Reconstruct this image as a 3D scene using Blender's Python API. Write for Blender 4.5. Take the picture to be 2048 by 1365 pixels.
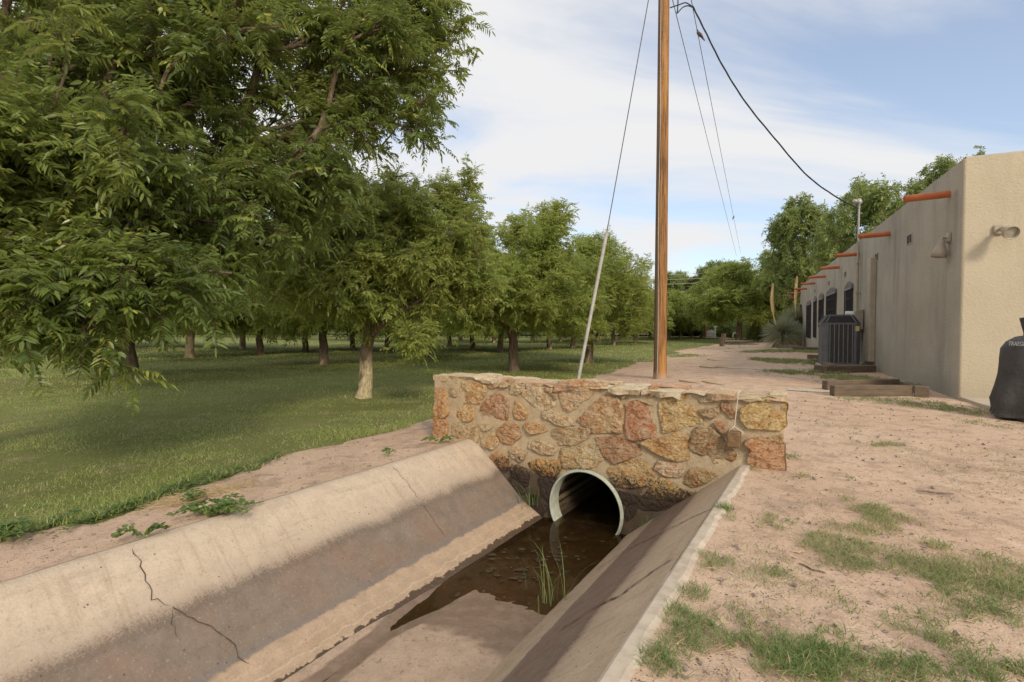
import bpy, math, random
import numpy as np
from mathutils import Vector, Matrix, noise
R = math.radians
sc = bpy.context.scene
for o in list(bpy.data.objects): bpy.data.objects.remove(o)
# ---------------------------------------------------------------- camera
H, F, PITCH = 1.1, 1024.0, R(1.54)
cam = bpy.data.cameras.new('camera'); camo = bpy.data.objects.new('camera', cam)
sc.collection.objects.link(camo)
camo.location = (0, 0, H); camo.rotation_euler = (R(90) - PITCH, 0, 0)
cam.sensor_width = 36; cam.lens = 18.0; cam.clip_start = .05; cam.clip_end = 3000
sc.camera = camo
# ---------------------------------------------------------------- light
SUN_EL, SUN_AZ = R(32), math.atan2(.34, -.94)      # azimuth from +Y towards +X
w = bpy.data.worlds.new("World"); sc.world = w; w.use_nodes = True
nt = w.node_tree; nt.nodes.clear(); N = nt.nodes.new; L = nt.links.new
out = N('ShaderNodeOutputWorld'); bg = N('ShaderNodeBackground'); bg.inputs[1].default_value = .1
sky = N('ShaderNodeTexSky'); sky.sky_type = 'NISHITA'; sky.sun_disc = False
sky.sun_elevation = SUN_EL; sky.sun_rotation = SUN_AZ; sky.dust_density = 1.5; sky.air_density = 1.0
tc = N('ShaderNodeTexCoord'); sx = N('ShaderNodeSeparateXYZ'); L(tc.outputs['Generated'], sx.inputs[0])
za = N('ShaderNodeMath'); za.operation = 'MAXIMUM'; za.inputs[1].default_value = 0.0; L(sx.outputs[2], za.inputs[0])
zb = N('ShaderNodeMath'); zb.operation = 'ADD'; zb.inputs[1].default_value = .22; L(za.outputs[0], zb.inputs[0])
dx = N('ShaderNodeMath'); dx.operation = 'DIVIDE'; L(sx.outputs[0], dx.inputs[0]); L(zb.outputs[0], dx.inputs[1])
dy = N('ShaderNodeMath'); dy.operation = 'DIVIDE'; L(sx.outputs[1], dy.inputs[0]); L(zb.outputs[0], dy.inputs[1])
cx = N('ShaderNodeCombineXYZ'); L(dx.outputs[0], cx.inputs[0]); L(dy.outputs[0], cx.inputs[1])
mp = N('ShaderNodeMapping'); mp.inputs['Rotation'].default_value = (0, 0, R(-28)); mp.inputs['Scale'].default_value = (.55, 1.25, 1)
mp.inputs['Location'].default_value = (1.3, .4, 0)
L(cx.outputs[0], mp.inputs[0])
n1 = N('ShaderNodeTexNoise'); n1.inputs['Scale'].default_value = 1.15; n1.inputs['Detail'].default_value = 9; n1.inputs['Roughness'].default_value = .56
n1.inputs['Distortion'].default_value = .5
L(mp.outputs[0], n1.inputs[0])
# clouds thicken towards the left (west) of the view
gr = N('ShaderNodeMath'); gr.operation = 'MULTIPLY_ADD'; gr.inputs[1].default_value = -.21; gr.inputs[2].default_value = .055
L(sx.outputs[0], gr.inputs[0])
ad = N('ShaderNodeMath'); ad.operation = 'ADD'; L(n1.outputs[0], ad.inputs[0]); L(gr.outputs[0], ad.inputs[1])
cr = N('ShaderNodeMapRange'); cr.interpolation_type = 'SMOOTHSTEP'
cr.inputs[1].default_value = .35; cr.inputs[2].default_value = .60; cr.inputs[3].default_value = .22; cr.inputs[4].default_value = 1.0
L(ad.outputs[0], cr.inputs[0])
sg = N('ShaderNodeMix'); sg.data_type = 'RGBA'; sg.blend_type = 'MULTIPLY'; sg.inputs[0].default_value = 1
sg.inputs[7].default_value = (1.05, 1.06, 1.08, 1); L(sky.outputs[0], sg.inputs[6])
cm = N('ShaderNodeMix'); cm.data_type = 'RGBA'; L(cr.outputs[0], cm.inputs[0])
L(sg.outputs[2], cm.inputs[6]); cm.inputs[7].default_value = (4.6, 4.6, 4.65, 1)
L(cm.outputs[2], bg.inputs[0]); L(bg.outputs[0], out.inputs[0])
sl = bpy.data.lights.new('sun', 'SUN'); sl.energy = 1.25; sl.angle = R(12); sl.color = (1, .88, .70)
so = bpy.data.objects.new('sun', sl); sc.collection.objects.link(so)
SV = Vector((math.sin(SUN_AZ) * math.cos(SUN_EL), math.cos(SUN_AZ) * math.cos(SUN_EL), math.sin(SUN_EL)))
so.rotation_euler = SV.to_track_quat('Z', 'Y').to_euler(); so.location = (5, -20, 30)
sc.view_settings.view_transform = 'Standard'; sc.view_settings.look = 'None'
sc.view_settings.exposure = 0.92; sc.view_settings.gamma = 1
sc.cycles.max_bounces = 8; sc.cycles.transparent_max_bounces = 8
sc.cycles.diffuse_bounces = 3; sc.cycles.glossy_bounces = 3; sc.cycles.transmission_bounces = 4
sc.cycles.sample_clamp_indirect = 6
# ---------------------------------------------------------------- frames
DA = R(32); D = np.array([math.sin(DA), math.cos(DA)]); NP = np.array([math.cos(DA), -math.sin(DA)])
S0 = 4.42                                           # headwall face
def PS(p, s): return p * NP[0] + s * D[0], p * NP[1] + s * D[1]
def ray(px, py):
    u = (px - 1024) / F; v = (682.5 - py) / F; c, s_ = math.cos(PITCH), math.sin(PITCH)
    return np.array([u, c + s_ * v, -s_ + c * v])
def HT(x, y):
    p = x * NP[0] + y * NP[1]
    t = min(1, max(0, (-p - 1.5) / 5.0)); return -.3 * t
def HTv(x, y):
    p = x * NP[0] + y * NP[1]
    return -.3 * np.clip((-p - 1.5) / 5.0, 0, 1)
def gp(px, py, dz=0):                               # point of the ground seen at a place measured in the photo
    r = ray(px, py); z = 0
    for _ in range(12):
        t = (z + dz - H) / r[2]; z = HT(r[0] * t, r[1] * t)
    return np.array([r[0] * t, r[1] * t, z + dz])
def zp(px, py, z): r = ray(px, py); t = (z - H) / r[2]; return np.array([r[0] * t, r[1] * t, z])
def dp(px, py, d): r = ray(px, py); t = d / r[1]; return np.array([r[0] * t, d, H + r[2] * t])
def wp(px, py):                                     # (p, z) on the headwall face
    r = ray(px, py); t = S0 / (r[0] * D[0] + r[1] * D[1]); return (r[0] * t * NP[0] + r[1] * t * NP[1], H + r[2] * t)
HC = zp(1917, 800, 0)[:2]                           # corner of the house
HA = R(24.8); HD = np.array([math.sin(HA), math.cos(HA)]); HN = np.array([math.cos(HA), -math.sin(HA)])
def hp(px, py):                                     # (t along the wall, z) on the house's side wall
    r = ray(px, py); t = (HC @ HN) / (r[0] * HN[0] + r[1] * HN[1])
    return (np.array([r[0] * t, r[1] * t]) - HC) @ HD, H + r[2] * t
def fp(px, py):                                     # (u along the front wall, z)
    r = ray(px, py); t = (HC @ HD) / (r[0] * HD[0] + r[1] * HD[1])
    return (np.array([r[0] * t, r[1] * t]) - HC) @ HN, H + r[2] * t
# ---------------------------------------------------------------- mesh helpers
def mesh_np(name, V, faces_flat, tot, smooth=False, attr=None, mats=()):
    me = bpy.data.meshes.new(name); V = np.asarray(V, np.float32)
    tot = np.asarray(tot, np.int32); ff = np.asarray(faces_flat, np.int32)
    me.vertices.add(len(V)); me.vertices.foreach_set('co', V.ravel())
    me.loops.add(len(ff)); me.loops.foreach_set('vertex_index', ff)
    me.polygons.add(len(tot)); st = np.concatenate([[0], np.cumsum(tot)[:-1]]).astype(np.int32)
    me.polygons.foreach_set('loop_start', st)
    if smooth is True: me.polygons.foreach_set('use_smooth', np.ones(len(tot), bool))
    elif smooth is not False: me.polygons.foreach_set('use_smooth', np.asarray(smooth, bool))
    else: me.polygons.foreach_set('use_smooth', np.zeros(len(tot), bool))
    for k, a in (attr or {}).items():
        a = np.asarray(a, np.float32)
        if a.ndim == 2:
            at = me.attributes.new(k, 'FLOAT_COLOR', 'FACE' if len(a) == len(tot) else 'POINT'); at.data.foreach_set('color', a.ravel())
        else:
            at = me.attributes.new(k, 'FLOAT', 'FACE' if len(a) == len(tot) else 'POINT'); at.data.foreach_set('value', a)
    me.update(calc_edges=True)
    for m in mats: me.materials.append(m)
    return me
class MB:
    def __init__(s): s.v = []; s.f = []; s.sm = []; s.c = []
    def add(s, vs, fs, smooth=False, c=None):
        b = len(s.v); s.v += [tuple(v) for v in vs]
        for f in fs: s.f.append([i + b for i in f]); s.sm.append(smooth); s.c.append(c or (1, 1, 1, 1))
        return s
    def box(s, x0, x1, y0, y1, z0, z1, c=None):
        return s.add([(x0, y0, z0), (x1, y0, z0), (x1, y1, z0), (x0, y1, z0), (x0, y0, z1), (x1, y0, z1), (x1, y1, z1), (x0, y1, z1)],
              [(0, 3, 2, 1), (4, 5, 6, 7), (0, 1, 5, 4), (1, 2, 6, 5), (2, 3, 7, 6), (3, 0, 4, 7)], False, c)
    def bbox(s, x0, x1, y0, y1, z0, z1, b=.01, c=None):    # box with chamfered edges
        xs = (x0, x1); ys = (y0, y1); zs = (z0, z1); V = []; idx = {}
        for i in (0, 1):
            for j in (0, 1):
                for k in (0, 1):
                    X, Y, Z = xs[i], ys[j], zs[k]; sx_, sy_, sz_ = (1, -1)[i], (1, -1)[j], (1, -1)[k]
                    for a, q in enumerate(((0, b, b), (b, 0, b), (b, b, 0))):
                        idx[i, j, k, a] = len(V); V.append((X + sx_ * q[0], Y + sy_ * q[1], Z + sz_ * q[2]))
        Fs = []
        for i in (0, 1): Fs.append([idx[i, 0, 0, 0], idx[i, 1, 0, 0], idx[i, 1, 1, 0], idx[i, 0, 1, 0]])
        for i in (0, 1): Fs.append([idx[0, i, 0, 1], idx[1, i, 0, 1], idx[1, i, 1, 1], idx[0, i, 1, 1]])
        for i in (0, 1): Fs.append([idx[0, 0, i, 2], idx[1, 0, i, 2], idx[1, 1, i, 2], idx[0, 1, i, 2]])
        for i in (0, 1):
            for j in (0, 1):
                Fs.append([idx[i, j, 0, 0], idx[i, j, 1, 0], idx[i, j, 1, 1], idx[i, j, 0, 1]])
                Fs.append([idx[i, 0, j, 0], idx[i, 1, j, 0], idx[i, 1, j, 2], idx[i, 0, j, 2]])
                Fs.append([idx[0, i, j, 1], idx[1, i, j, 1], idx[1, i, j, 2], idx[0, i, j, 2]])
                for k in (0, 1): Fs.append([idx[i, j, k, 0], idx[i, j, k, 1], idx[i, j, k, 2]])
        c0 = Vector(((x0 + x1) / 2, (y0 + y1) / 2, (z0 + z1) / 2)); G = []
        for f in Fs:
            P = [Vector(V[q]) for q in f]; n = (P[1] - P[0]).cross(P[2] - P[0]); m = sum(P, Vector()) / len(P)
            G.append(f if n.dot(m - c0) > 0 else f[::-1])
        return s.add(V, G, False, c)
    def tube(s, path, rad, n=8, cap=True, smooth=True, c=None):
        P = [Vector(p) for p in path]; rad = rad if hasattr(rad, '__len__') else [rad] * len(P)
        V = []; up = None
        for i, p in enumerate(P):
            t = (P[min(i + 1, len(P) - 1)] - P[max(i - 1, 0)]).normalized()
            if up is None: up = t.orthogonal().normalized()
            up = (up - t * up.dot(t)); up = up.normalized() if up.length > 1e-6 else t.orthogonal().normalized()
            b = t.cross(up)
            for k in range(n):
                a = 2 * math.pi * k / n; V.append(p + (up * math.cos(a) + b * math.sin(a)) * rad[i])
        Fs = [(i * n + k, i * n + (k + 1) % n, (i + 1) * n + (k + 1) % n, (i + 1) * n + k) for i in range(len(P) - 1) for k in range(n)]
        s.add(V, Fs, smooth, c)
        if cap:
            s.add(V[:n], [tuple(range(n))[::-1]], False, c); s.add(V[-n:], [tuple(range(n))], False, c)
        return s
    def prism(s, poly, z0, z1, c=None, T=None):              # poly in xy, extruded z0..z1; T maps (x,y,z)->point
        T = T or (lambda x, y, z: (x, y, z)); n = len(poly)
        V = [T(x, y, z0) for x, y in poly] + [T(x, y, z1) for x, y in poly]
        return s.add(V, [tuple(range(n))[::-1], tuple(range(n, 2 * n))] + [(i, (i + 1) % n, n + (i + 1) % n, n + i) for i in range(n)], False, c)
    def lathe(s, prof, ctr=(0, 0, 0), ax=Vector((0, 0, 1)), n=24, c=None, closed=False):
        ax = Vector(ax).normalized(); u = ax.orthogonal().normalized(); v = ax.cross(u); V = []
        for r, h in prof:
            for k in range(n):
                a = 2 * math.pi * k / n; V.append(Vector(ctr) + ax * h + (u * math.cos(a) + v * math.sin(a)) * r)
        s.add(V, [(i * n + k, i * n + (k + 1) % n, (i + 1) * n + (k + 1) % n, (i + 1) * n + k) for i in range(len(prof) - 1) for k in range(n)], True, c)
        return s
    def obj(s, name, m, parent=None, world=False, color=False):
        V = s.v
        if world and parent is not None:
            Mi = MW[parent.name].inverted(); V = [tuple(Mi @ Vector(v)) for v in V]
        ff = [i for f in s.f for i in f]
        me = mesh_np(name, V, ff, [len(f) for f in s.f], s.sm, {'col': s.c} if color else None, [m])
        return link(name, me, parent)
def smooth(P, k=6):
    O = []
    for i in range(len(P) - 1):
        p0, p1, p2, p3 = P[max(0, i - 1)], P[i], P[i + 1], P[min(len(P) - 1, i + 2)]
        for j in range(k):
            t = j / k; O.append(.5 * ((2 * p1) + (p2 - p0) * t + (2 * p0 - 5 * p1 + 4 * p2 - p3) * t * t + (3 * p1 - p0 - 3 * p2 + p3) * t ** 3))
    return O + [P[-1]]
MW = {}
def link(name, me, parent=None):
    o = bpy.data.objects.new(name, me); sc.collection.objects.link(o)
    if parent is not None: o.parent = parent
    MW[o.name] = MW[parent.name].copy() if parent is not None else Matrix.Identity(4)
    return o
def tag(o, label=None, cat=None, group=None, kind=None):
    if label: o['label'] = label
    if cat: o['category'] = cat
    if group: o['group'] = group
    if kind: o['kind'] = kind
    return o
def thing(name, label, cat, loc=(0, 0, 0), rz=0, group=None):
    o = bpy.data.objects.new(name, None); sc.collection.objects.link(o)
    o.location = loc; o.rotation_euler = (0, 0, rz); o.empty_display_size = .2
    MW[o.name] = Matrix.Translation(Vector(loc)) @ Matrix.Rotation(rz, 4, 'Z')
    return tag(o, label, cat, group)
def at_base(mb, loc):                                 # world coordinates -> coordinates about the base
    mb.v = [(a - loc[0], b - loc[1], c - loc[2]) for a, b, c in mb.v]; return mb
def single(mb, name, m, loc, label, cat, group=None, color=False):
    at_base(mb, loc); o = mb.obj(name, m, color=color); o.location = loc; MW[o.name] = Matrix.Translation(Vector(loc))
    return tag(o, label, cat, group)
# ---------------------------------------------------------------- materials
class NB:
    def __init__(s, name, rough=.8, spec=.3):
        s.m = bpy.data.materials.new(name); s.m.use_nodes = True; s.t = s.m.node_tree
        s.p = s.t.nodes['Principled BSDF']; s.o = s.t.nodes['Material Output']
        s.p.inputs['Roughness'].default_value = rough; s.p.inputs['Specular IOR Level'].default_value = spec
        s.tc = s.t.nodes.new('ShaderNodeTexCoord'); s.co = s.tc.outputs['Object']
        s.pos = s.t.nodes.new('ShaderNodeNewGeometry').outputs['Position']
    def n(s, ty, **kw):
        x = s.t.nodes.new(ty)
        for k, v in kw.items(): setattr(x, k, v)
        return x
    def set(s, sock, v):
        if hasattr(v, 'is_output') or isinstance(v, bpy.types.NodeSocket): s.t.links.new(v, sock)
        elif isinstance(v, (tuple, list)) and len(v) == 3 and sock.type == 'RGBA': sock.default_value = (*v, 1)
        else: sock.default_value = v
    def noise(s, scale, detail=5, rough=.55, stretch=None, vec=None, dist=0, out=0, rot=None):
        x = s.n('ShaderNodeTexNoise'); x.inputs['Scale'].default_value = scale; x.inputs['Detail'].default_value = detail
        x.inputs['Roughness'].default_value = rough; x.inputs['Distortion'].default_value = dist
        v = vec or s.co
        if stretch or rot:
            mp = s.n('ShaderNodeMapping'); mp.inputs['Scale'].default_value = stretch or (1, 1, 1)
            if rot: mp.inputs['Rotation'].default_value = rot
            s.set(mp.inputs[0], v); v = mp.outputs[0]
        s.set(x.inputs['Vector'], v); return x.outputs[out]
    def vor(s, scale, feature='F1', out='Distance', vec=None, rand=1, stretch=None):
        x = s.n('ShaderNodeTexVoronoi'); x.feature = feature; x.inputs['Scale'].default_value = scale
        x.inputs['Randomness'].default_value = rand; v = vec or s.co
        if stretch:
            mp = s.n('ShaderNodeMapping'); mp.inputs['Scale'].default_value = stretch; s.set(mp.inputs[0], v); v = mp.outputs[0]
        s.set(x.inputs['Vector'], v); return x.outputs[out]
    def rng(s, v, a, b, c=0., d=1., smooth=True):
        x = s.n('ShaderNodeMapRange'); x.interpolation_type = 'SMOOTHSTEP' if smooth else 'LINEAR'
        for i, q in enumerate((v, a, b, c, d)): s.set(x.inputs[i], q)
        return x.outputs[0]
    def mix(s, f, a, b, blend='MIX'):
        x = s.n('ShaderNodeMix'); x.data_type = 'RGBA'; x.blend_type = blend
        s.set(x.inputs[0], f); s.set(x.inputs[6], a); s.set(x.inputs[7], b); return x.outputs[2]
    def math(s, op, a, b=0., c=0., clamp=False):
        x = s.n('ShaderNodeMath'); x.operation = op; x.use_clamp = clamp
        s.set(x.inputs[0], a); s.set(x.inputs[1], b); s.set(x.inputs[2], c); return x.outputs[0]
    def attr(s, name, out='Fac'):
        x = s.n('ShaderNodeAttribute'); x.attribute_name = name; return x.outputs[out]
    def sep(s, v): x = s.n('ShaderNodeSeparateXYZ'); s.set(x.inputs[0], v); return x.outputs
    def bump(s, h, strength=.3, dist=.01, normal=None):
        x = s.n('ShaderNodeBump'); x.inputs['Strength'].default_value = strength; x.inputs['Distance'].default_value = dist
        s.set(x.inputs['Height'], h)
        if normal is not None: s.set(x.inputs['Normal'], normal)
        s.set(s.p.inputs['Normal'], x.outputs[0]); return x.outputs[0]
    def col(s, c): s.set(s.p.inputs['Base Color'], c); return s
    def r(s, v): s.set(s.p.inputs['Roughness'], v); return s
def simple(name, c1, c2=None, scale=6, rough=.7, bump=.15, bscale=60, dist=.004, stretch=None, spec=.3, metal=0):
    b = NB(name, rough, spec); c2 = c2 or tuple(x * .7 for x in c1)
    b.col(b.mix(b.rng(b.noise(scale, 6, .6, stretch), .3, .7), c1, c2)); b.p.inputs['Metallic'].default_value = metal
    b.r(b.rng(b.noise(scale * 2, 4), .2, .8, rough * .85, min(1, rough * 1.15)))
    if bump: b.bump(b.noise(bscale, 5, .6, stretch), bump, dist)
    return b.m
# sand: pinkish compacted sand with grit, tone patches, dark crumbs of soil
def sand_mat():
    b = NB('sand', .95, .1); v = b.pos
    big = b.noise(.55, 5, .6, vec=v); mid = b.noise(4, 6, .65, vec=v); fine = b.noise(55, 4, .7, vec=v)
    c = b.mix(b.rng(big, .35, .68), (.55, .385, .27), (.615, .452, .325))
    c = b.mix(b.rng(mid, .46, .66), c, (.40, .28, .20))
    c = b.mix(b.rng(b.noise(17, 5, .7, vec=v), .54, .70, 0, .6), c, (.30, .205, .145))
    c = b.mix(b.rng(b.noise(1.4, 6, .72, vec=v, stretch=(1, .45, 1), rot=(0, 0, .5)), .52, .66, 0, .55), c, (.40, .275, .19))
    c = b.mix(b.rng(b.noise(2.6, 6, .7, vec=v, dist=1.0), .57, .66, 0, .5), c, (.68, .53, .40))
    c = b.mix(b.rng(fine, .55, .72, 0, .8), c, (.27, .185, .135))
    c = b.mix(b.rng(b.noise(140, 2, .6, vec=v), .55, .75, 0, .75), c, (.70, .54, .42))
    vd = b.vor(75, vec=v); vc = b.vor(75, out='Color', vec=v); gate = b.rng(b.sep(vc)[0], .74, .78)
    c = b.mix(b.math('MULTIPLY', b.rng(vd, .32, .22), gate), c, (.16, .12, .10))
    w3 = b.vor(26, vec=v); w3c = b.vor(26, out='Color', vec=v); c = b.mix(b.math('MULTIPLY', b.rng(b.math('ADD', w3, b.math('MULTIPLY', fine, .2)), .30, .22), b.rng(b.sep(w3c)[0], .90, .93)), c, (.14, .10, .08))
    gate2 = b.rng(b.sep(vc)[1], .84, .88)
    c = b.mix(b.math('MULTIPLY', b.rng(vd, .32, .22), gate2), c, (.62, .52, .44))
    b.col(c)
    hgt = b.math('ADD', b.math('MULTIPLY', fine, .4), b.math('MULTIPLY', mid, 1.6))
    hgt = b.math('ADD', hgt, b.math('MULTIPLY', b.noise(160, 3, .6, vec=v), .25))
    hgt = b.math('SUBTRACT', hgt, b.math('MULTIPLY', b.rng(vd, 0, .4), .2)); b.bump(hgt, .55, .018)
    return b.m
def lawn_mat():
    b = NB('lawn_soil', .95, .1); v = b.pos
    big = b.noise(.35, 4, .6, vec=v); mid = b.noise(2.2, 6, .65, vec=v); fine = b.noise(38, 4, .7, vec=v)
    c = b.mix(b.rng(big, .35, .65), (.19, .21, .065), (.235, .25, .09))
    c = b.mix(b.rng(mid, .52, .7, 0, .75), c, (.34, .27, .155))
    c = b.mix(b.rng(fine, .45, .7, 0, .8), c, (.04, .065, .016))
    c = b.mix(b.rng(b.noise(90, 3, .7, vec=v), .55, .72, 0, .6), c, (.23, .24, .075))
    # irrigation strip of bare grey soil that runs through the lawn, parallel to the ditch
    pr = b.sep(b.n('ShaderNodeMapping').outputs[0])
    b.col(c); b.bump(b.math('ADD', fine, b.noise(120, 3, vec=v)), .6, .02)
    return b.m
def concrete_mat(name, ztop, zkink, soft, top, dark, low, wet_z, grey=(.12, .118, .125)):
    b = NB(name, .88, .2); v = b.pos; z = b.sep(v)[2]
    # p,s coordinates so streaks run down the slope
    mp = b.n('ShaderNodeMapping'); mp.inputs['Rotation'].default_value = (0, 0, DA); b.set(mp.inputs[0], v); ps = mp.outputs[0]
    wob = b.noise(2.2, 5, .6, vec=v); fine = b.noise(95, 4, .75, vec=v); mid = b.noise(9, 6, .65, vec=v)
    streak = b.noise(1, 5, .6, vec=ps, stretch=(1.2, 16, 1.2))
    zt = b.math('ADD', z, b.math('MULTIPLY', b.math('SUBTRACT', wob, .5), .09))
    zt = b.math('ADD', zt, b.math('MULTIPLY', b.math('SUBTRACT', streak, .5), .045))
    zt = b.math('ADD', zt, b.math('MULTIPLY', b.math('SUBTRACT', fine, .5), .13))
    c = b.mix(b.rng(mid, .35, .7), top, tuple(x * .86 for x in top))
    c = b.mix(b.rng(streak, .5, .75, 0, .35), c, tuple(x * .78 for x in top))
    c = b.mix(b.rng(b.noise(3.1, 7, .7, vec=v), .62, .7, 0, .45), c, tuple(min(1, x * 1.25) for x in top))
    # browning just above the stain
    c = b.mix(b.rng(zt, ztop + soft * 4.5, ztop, 0, .45), c, tuple(a * .5 + q * .5 for a, q in zip(top, dark)))
    dk = b.mix(b.rng(mid, .3, .7), dark, tuple(x * 1.3 for x in dark)); dk = b.mix(b.rng(b.noise(2.5, 4, vec=v), .4, .7, 0, .6), dk, (dark[0] * 1.35, dark[1] * 1.12, dark[2] * 1.05))
    dk = b.mix(b.rng(fine, .55, .75, 0, .4), dk, (.34, .27, .22))
    dk = b.mix(b.rng(b.math('ABSOLUTE', b.math('SUBTRACT', zt, ztop - soft * .7)), soft * .9, 0, 0, .45), dk, tuple(x * .55 for x in dark))
    c = b.mix(b.rng(zt, ztop + soft, ztop - soft), c, dk)
    zk = b.math('ADD', z, b.math('MULTIPLY', b.math('SUBTRACT', b.noise(7, 6, .7, vec=v), .5), .05))
    lo = b.mix(b.rng(mid, .35, .65), low, tuple(x * .84 for x in low))
    lo = b.mix(b.rng(b.noise(5, 7, .7, vec=v), .58, .7, 0, .5), lo, tuple(x * .72 for x in low))
    # wavy tide lines
    zl = b.math('ADD', z, b.math('MULTIPLY', b.math('SUBTRACT', b.noise(6.5, 4, .62, vec=v), .5), .05))
    for q, s_ in ((zkink - .075, .35), (zkink - .105, .25), (zkink - .04, .15)):
        lo = b.mix(b.rng(b.math('ABSOLUTE', b.math('SUBTRACT', zl, q)), .0035, .0008, 0, s_), lo, (.62, .52, .43))
    c = b.mix(b.rng(zk, zkink + .006, zkink - .008), c, lo)
    c = b.mix(b.rng(b.math('ABSOLUTE', b.math('SUBTRACT', zk, zkink + .014)), .022, .004, 0, .6), c, grey)
    wz = b.math('ADD', z, b.math('MULTIPLY', b.math('SUBTRACT', b.noise(11, 3, .8, vec=v), .5), .055))
    wet = b.rng(wz, wet_z + .002, wet_z - .002)
    c = b.mix(wet, c, (.085, .058, .038))
    dr = b.noise(1, 4, .6, vec=ps, stretch=(1.5, 26, 1.5)); c = b.mix(b.math('MULTIPLY', b.rng(dr, .56, .66, 0, .30), b.rng(z, -.7, -.15)), c, b.mix(1, c, (.66, .58, .52), 'MULTIPLY'))
    tr_ = b.noise(1, 6, .7, vec=ps, stretch=(14, 1.3, 14)); c = b.mix(b.rng(tr_, .54, .64, 0, .25), c, b.mix(1, c, (.72, .66, .6), 'MULTIPLY'))
    c = b.mix(b.rng(b.noise(1.3, 6, .7, vec=v), .56, .70, 0, .35), c, b.mix(1, c, (.74, .70, .66), 'MULTIPLY'))
    pit = b.vor(34, vec=v); pc = b.sep(b.vor(34, out='Color', vec=v))[0]; c = b.mix(b.math('MULTIPLY', b.rng(pit, .20, .12), b.rng(pc, .93, .96)), c, (.10, .075, .06))
    c = b.mix(b.rng(b.noise(42, 4, .75, vec=v), .55, .66, 0, .42), c, b.mix(1, c, (.58, .52, .48), 'MULTIPLY'))
    c = b.mix(b.rng(b.noise(60, 4, .75, vec=v), .57, .68, 0, .22), c, (.70, .58, .46))
    c = b.mix(b.rng(fine, .35, .72, 0, .25), c, (.16, .12, .09))
    b.col(c); b.r(b.rng(wet, 0, 1, .9, .35))
    b.bump(b.math('ADD', b.math('MULTIPLY', fine, .5), b.math('ADD', mid, streak)), .35, .008)
    return b.m
def silt_mat():
    b = NB('silt', .8, .35); v = b.pos; z = b.sep(v)[2]; fine = b.noise(70, 4, .7, vec=v); mid = b.noise(8, 6, .65, vec=v)
    dry = b.mix(b.rng(mid, .4, .65), (.45, .33, .24), (.385, .28, .20))
    dry = b.mix(b.rng(b.noise(26, 4, .7, vec=v), .58, .66, 0, .5), dry, (.22, .16, .11))
    wetc = b.mix(b.rng(mid, .4, .65), (.20, .14, .095), (.26, .185, .135))
    deep = b.mix(b.rng(b.noise(5, 6, .7, vec=v), .42, .62), (.13, .098, .055), (.23, .175, .11))
    zz = b.math('ADD', z, b.math('MULTIPLY', b.math('SUBTRACT', b.noise(3.5, 3, .5, vec=v), .5), .003))
    wm = b.rng(zz, -.7545, -.7580)
    c = b.mix(wm, dry, wetc); c = b.mix(b.rng(z, -.764, -.80), c, deep)
    c = b.mix(b.rng(fine, .5, .75, 0, .4), c, (.10, .075, .055))
    b.col(c); b.r(b.rng(wm, 0, 1, .92, .42)); b.bump(b.math('ADD', fine, b.math('MULTIPLY', mid, 1.5)), .4, .01)
    return b.m
def stone_mat(name='fieldstone', k=1.):
    b = NB(name, .85, .25); v = b.pos; a = b.attr('col', 'Color'); z = b.sep(v)[2]
    n1 = b.noise(11, 8, .72, vec=v, dist=.8); n2 = b.noise(48, 6, .75, vec=v); n3 = b.noise(4, 4, .6, vec=v)
    a = b.mix(.34, a, (.70, .55, .34)); a = b.mix(1, a, (1.32, 1.33, 1.3), 'MULTIPLY')
    n4 = b.noise(19, 7, .75, vec=v, dist=1.2, stretch=(1, 1, 2.2), rot=(.4, .5, .3))
    c = b.mix(b.rng(n1, .48, .60, 0, .75 * k), a, b.mix(1, a, (.78, .50, .33), 'MULTIPLY'))
    c = b.mix(b.rng(n1, .47, .36, 0, .7), c, b.mix(.6, a, (.74, .62, .46)))
    c = b.mix(b.rng(n4, .52, .60, 0, .6 * k), c, b.mix(1, c, (.55, .40, .28), 'MULTIPLY'))
    c = b.mix(b.rng(n4, .46, .38, 0, .5), c, (.70, .58, .41))
    c = b.mix(b.rng(n2, .53, .62, 0, .75 * k), c, b.mix(1, c, (.42, .31, .22), 'MULTIPLY'))
    c = b.mix(b.rng(n2, .45, .36, 0, .6), c, (.70, .58, .42))
    c = b.mix(b.rng(n3, .55, .75, 0, .35), c, (.46, .22, .08))
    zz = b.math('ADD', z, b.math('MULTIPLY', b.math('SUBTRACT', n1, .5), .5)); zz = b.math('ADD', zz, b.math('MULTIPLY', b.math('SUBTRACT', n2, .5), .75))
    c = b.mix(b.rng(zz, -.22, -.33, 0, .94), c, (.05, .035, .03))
    b.col(c)
    h = b.math('ADD', b.math('MULTIPLY', n1, 1.2), b.math('MULTIPLY', n2, .45)); h = b.math('ADD', h, b.math('MULTIPLY', b.noise(9, 5, .7, vec=v, stretch=(1, 1, 3), rot=(.5, .3, .4)), 1.3))
    b.bump(b.math('ADD', h, b.math('MULTIPLY', n4, 1.2)), 1, .035); return b.m
def mortar_mat():
    b = NB('mortar', .95, .1); v = b.pos; z = b.sep(v)[2]; n1 = b.noise(6, 6, .7, vec=v); n2 = b.noise(90, 4, .7, vec=v)
    c = b.mix(b.rng(n1, .35, .68), (.56, .44, .285), (.48, .37, .235)); c = b.mix(b.rng(n2, .5, .75, 0, .7), c, (.20, .15, .10))
    c = b.mix(b.rng(n2, .45, .3, 0, .5), c, (.52, .42, .30))
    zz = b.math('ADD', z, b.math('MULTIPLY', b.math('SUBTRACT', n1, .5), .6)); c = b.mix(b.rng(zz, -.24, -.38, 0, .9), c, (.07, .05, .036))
    b.col(c); b.bump(b.math('ADD', b.math('MULTIPLY', n1, 2.5), n2), .7, .02); return b.m
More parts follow.
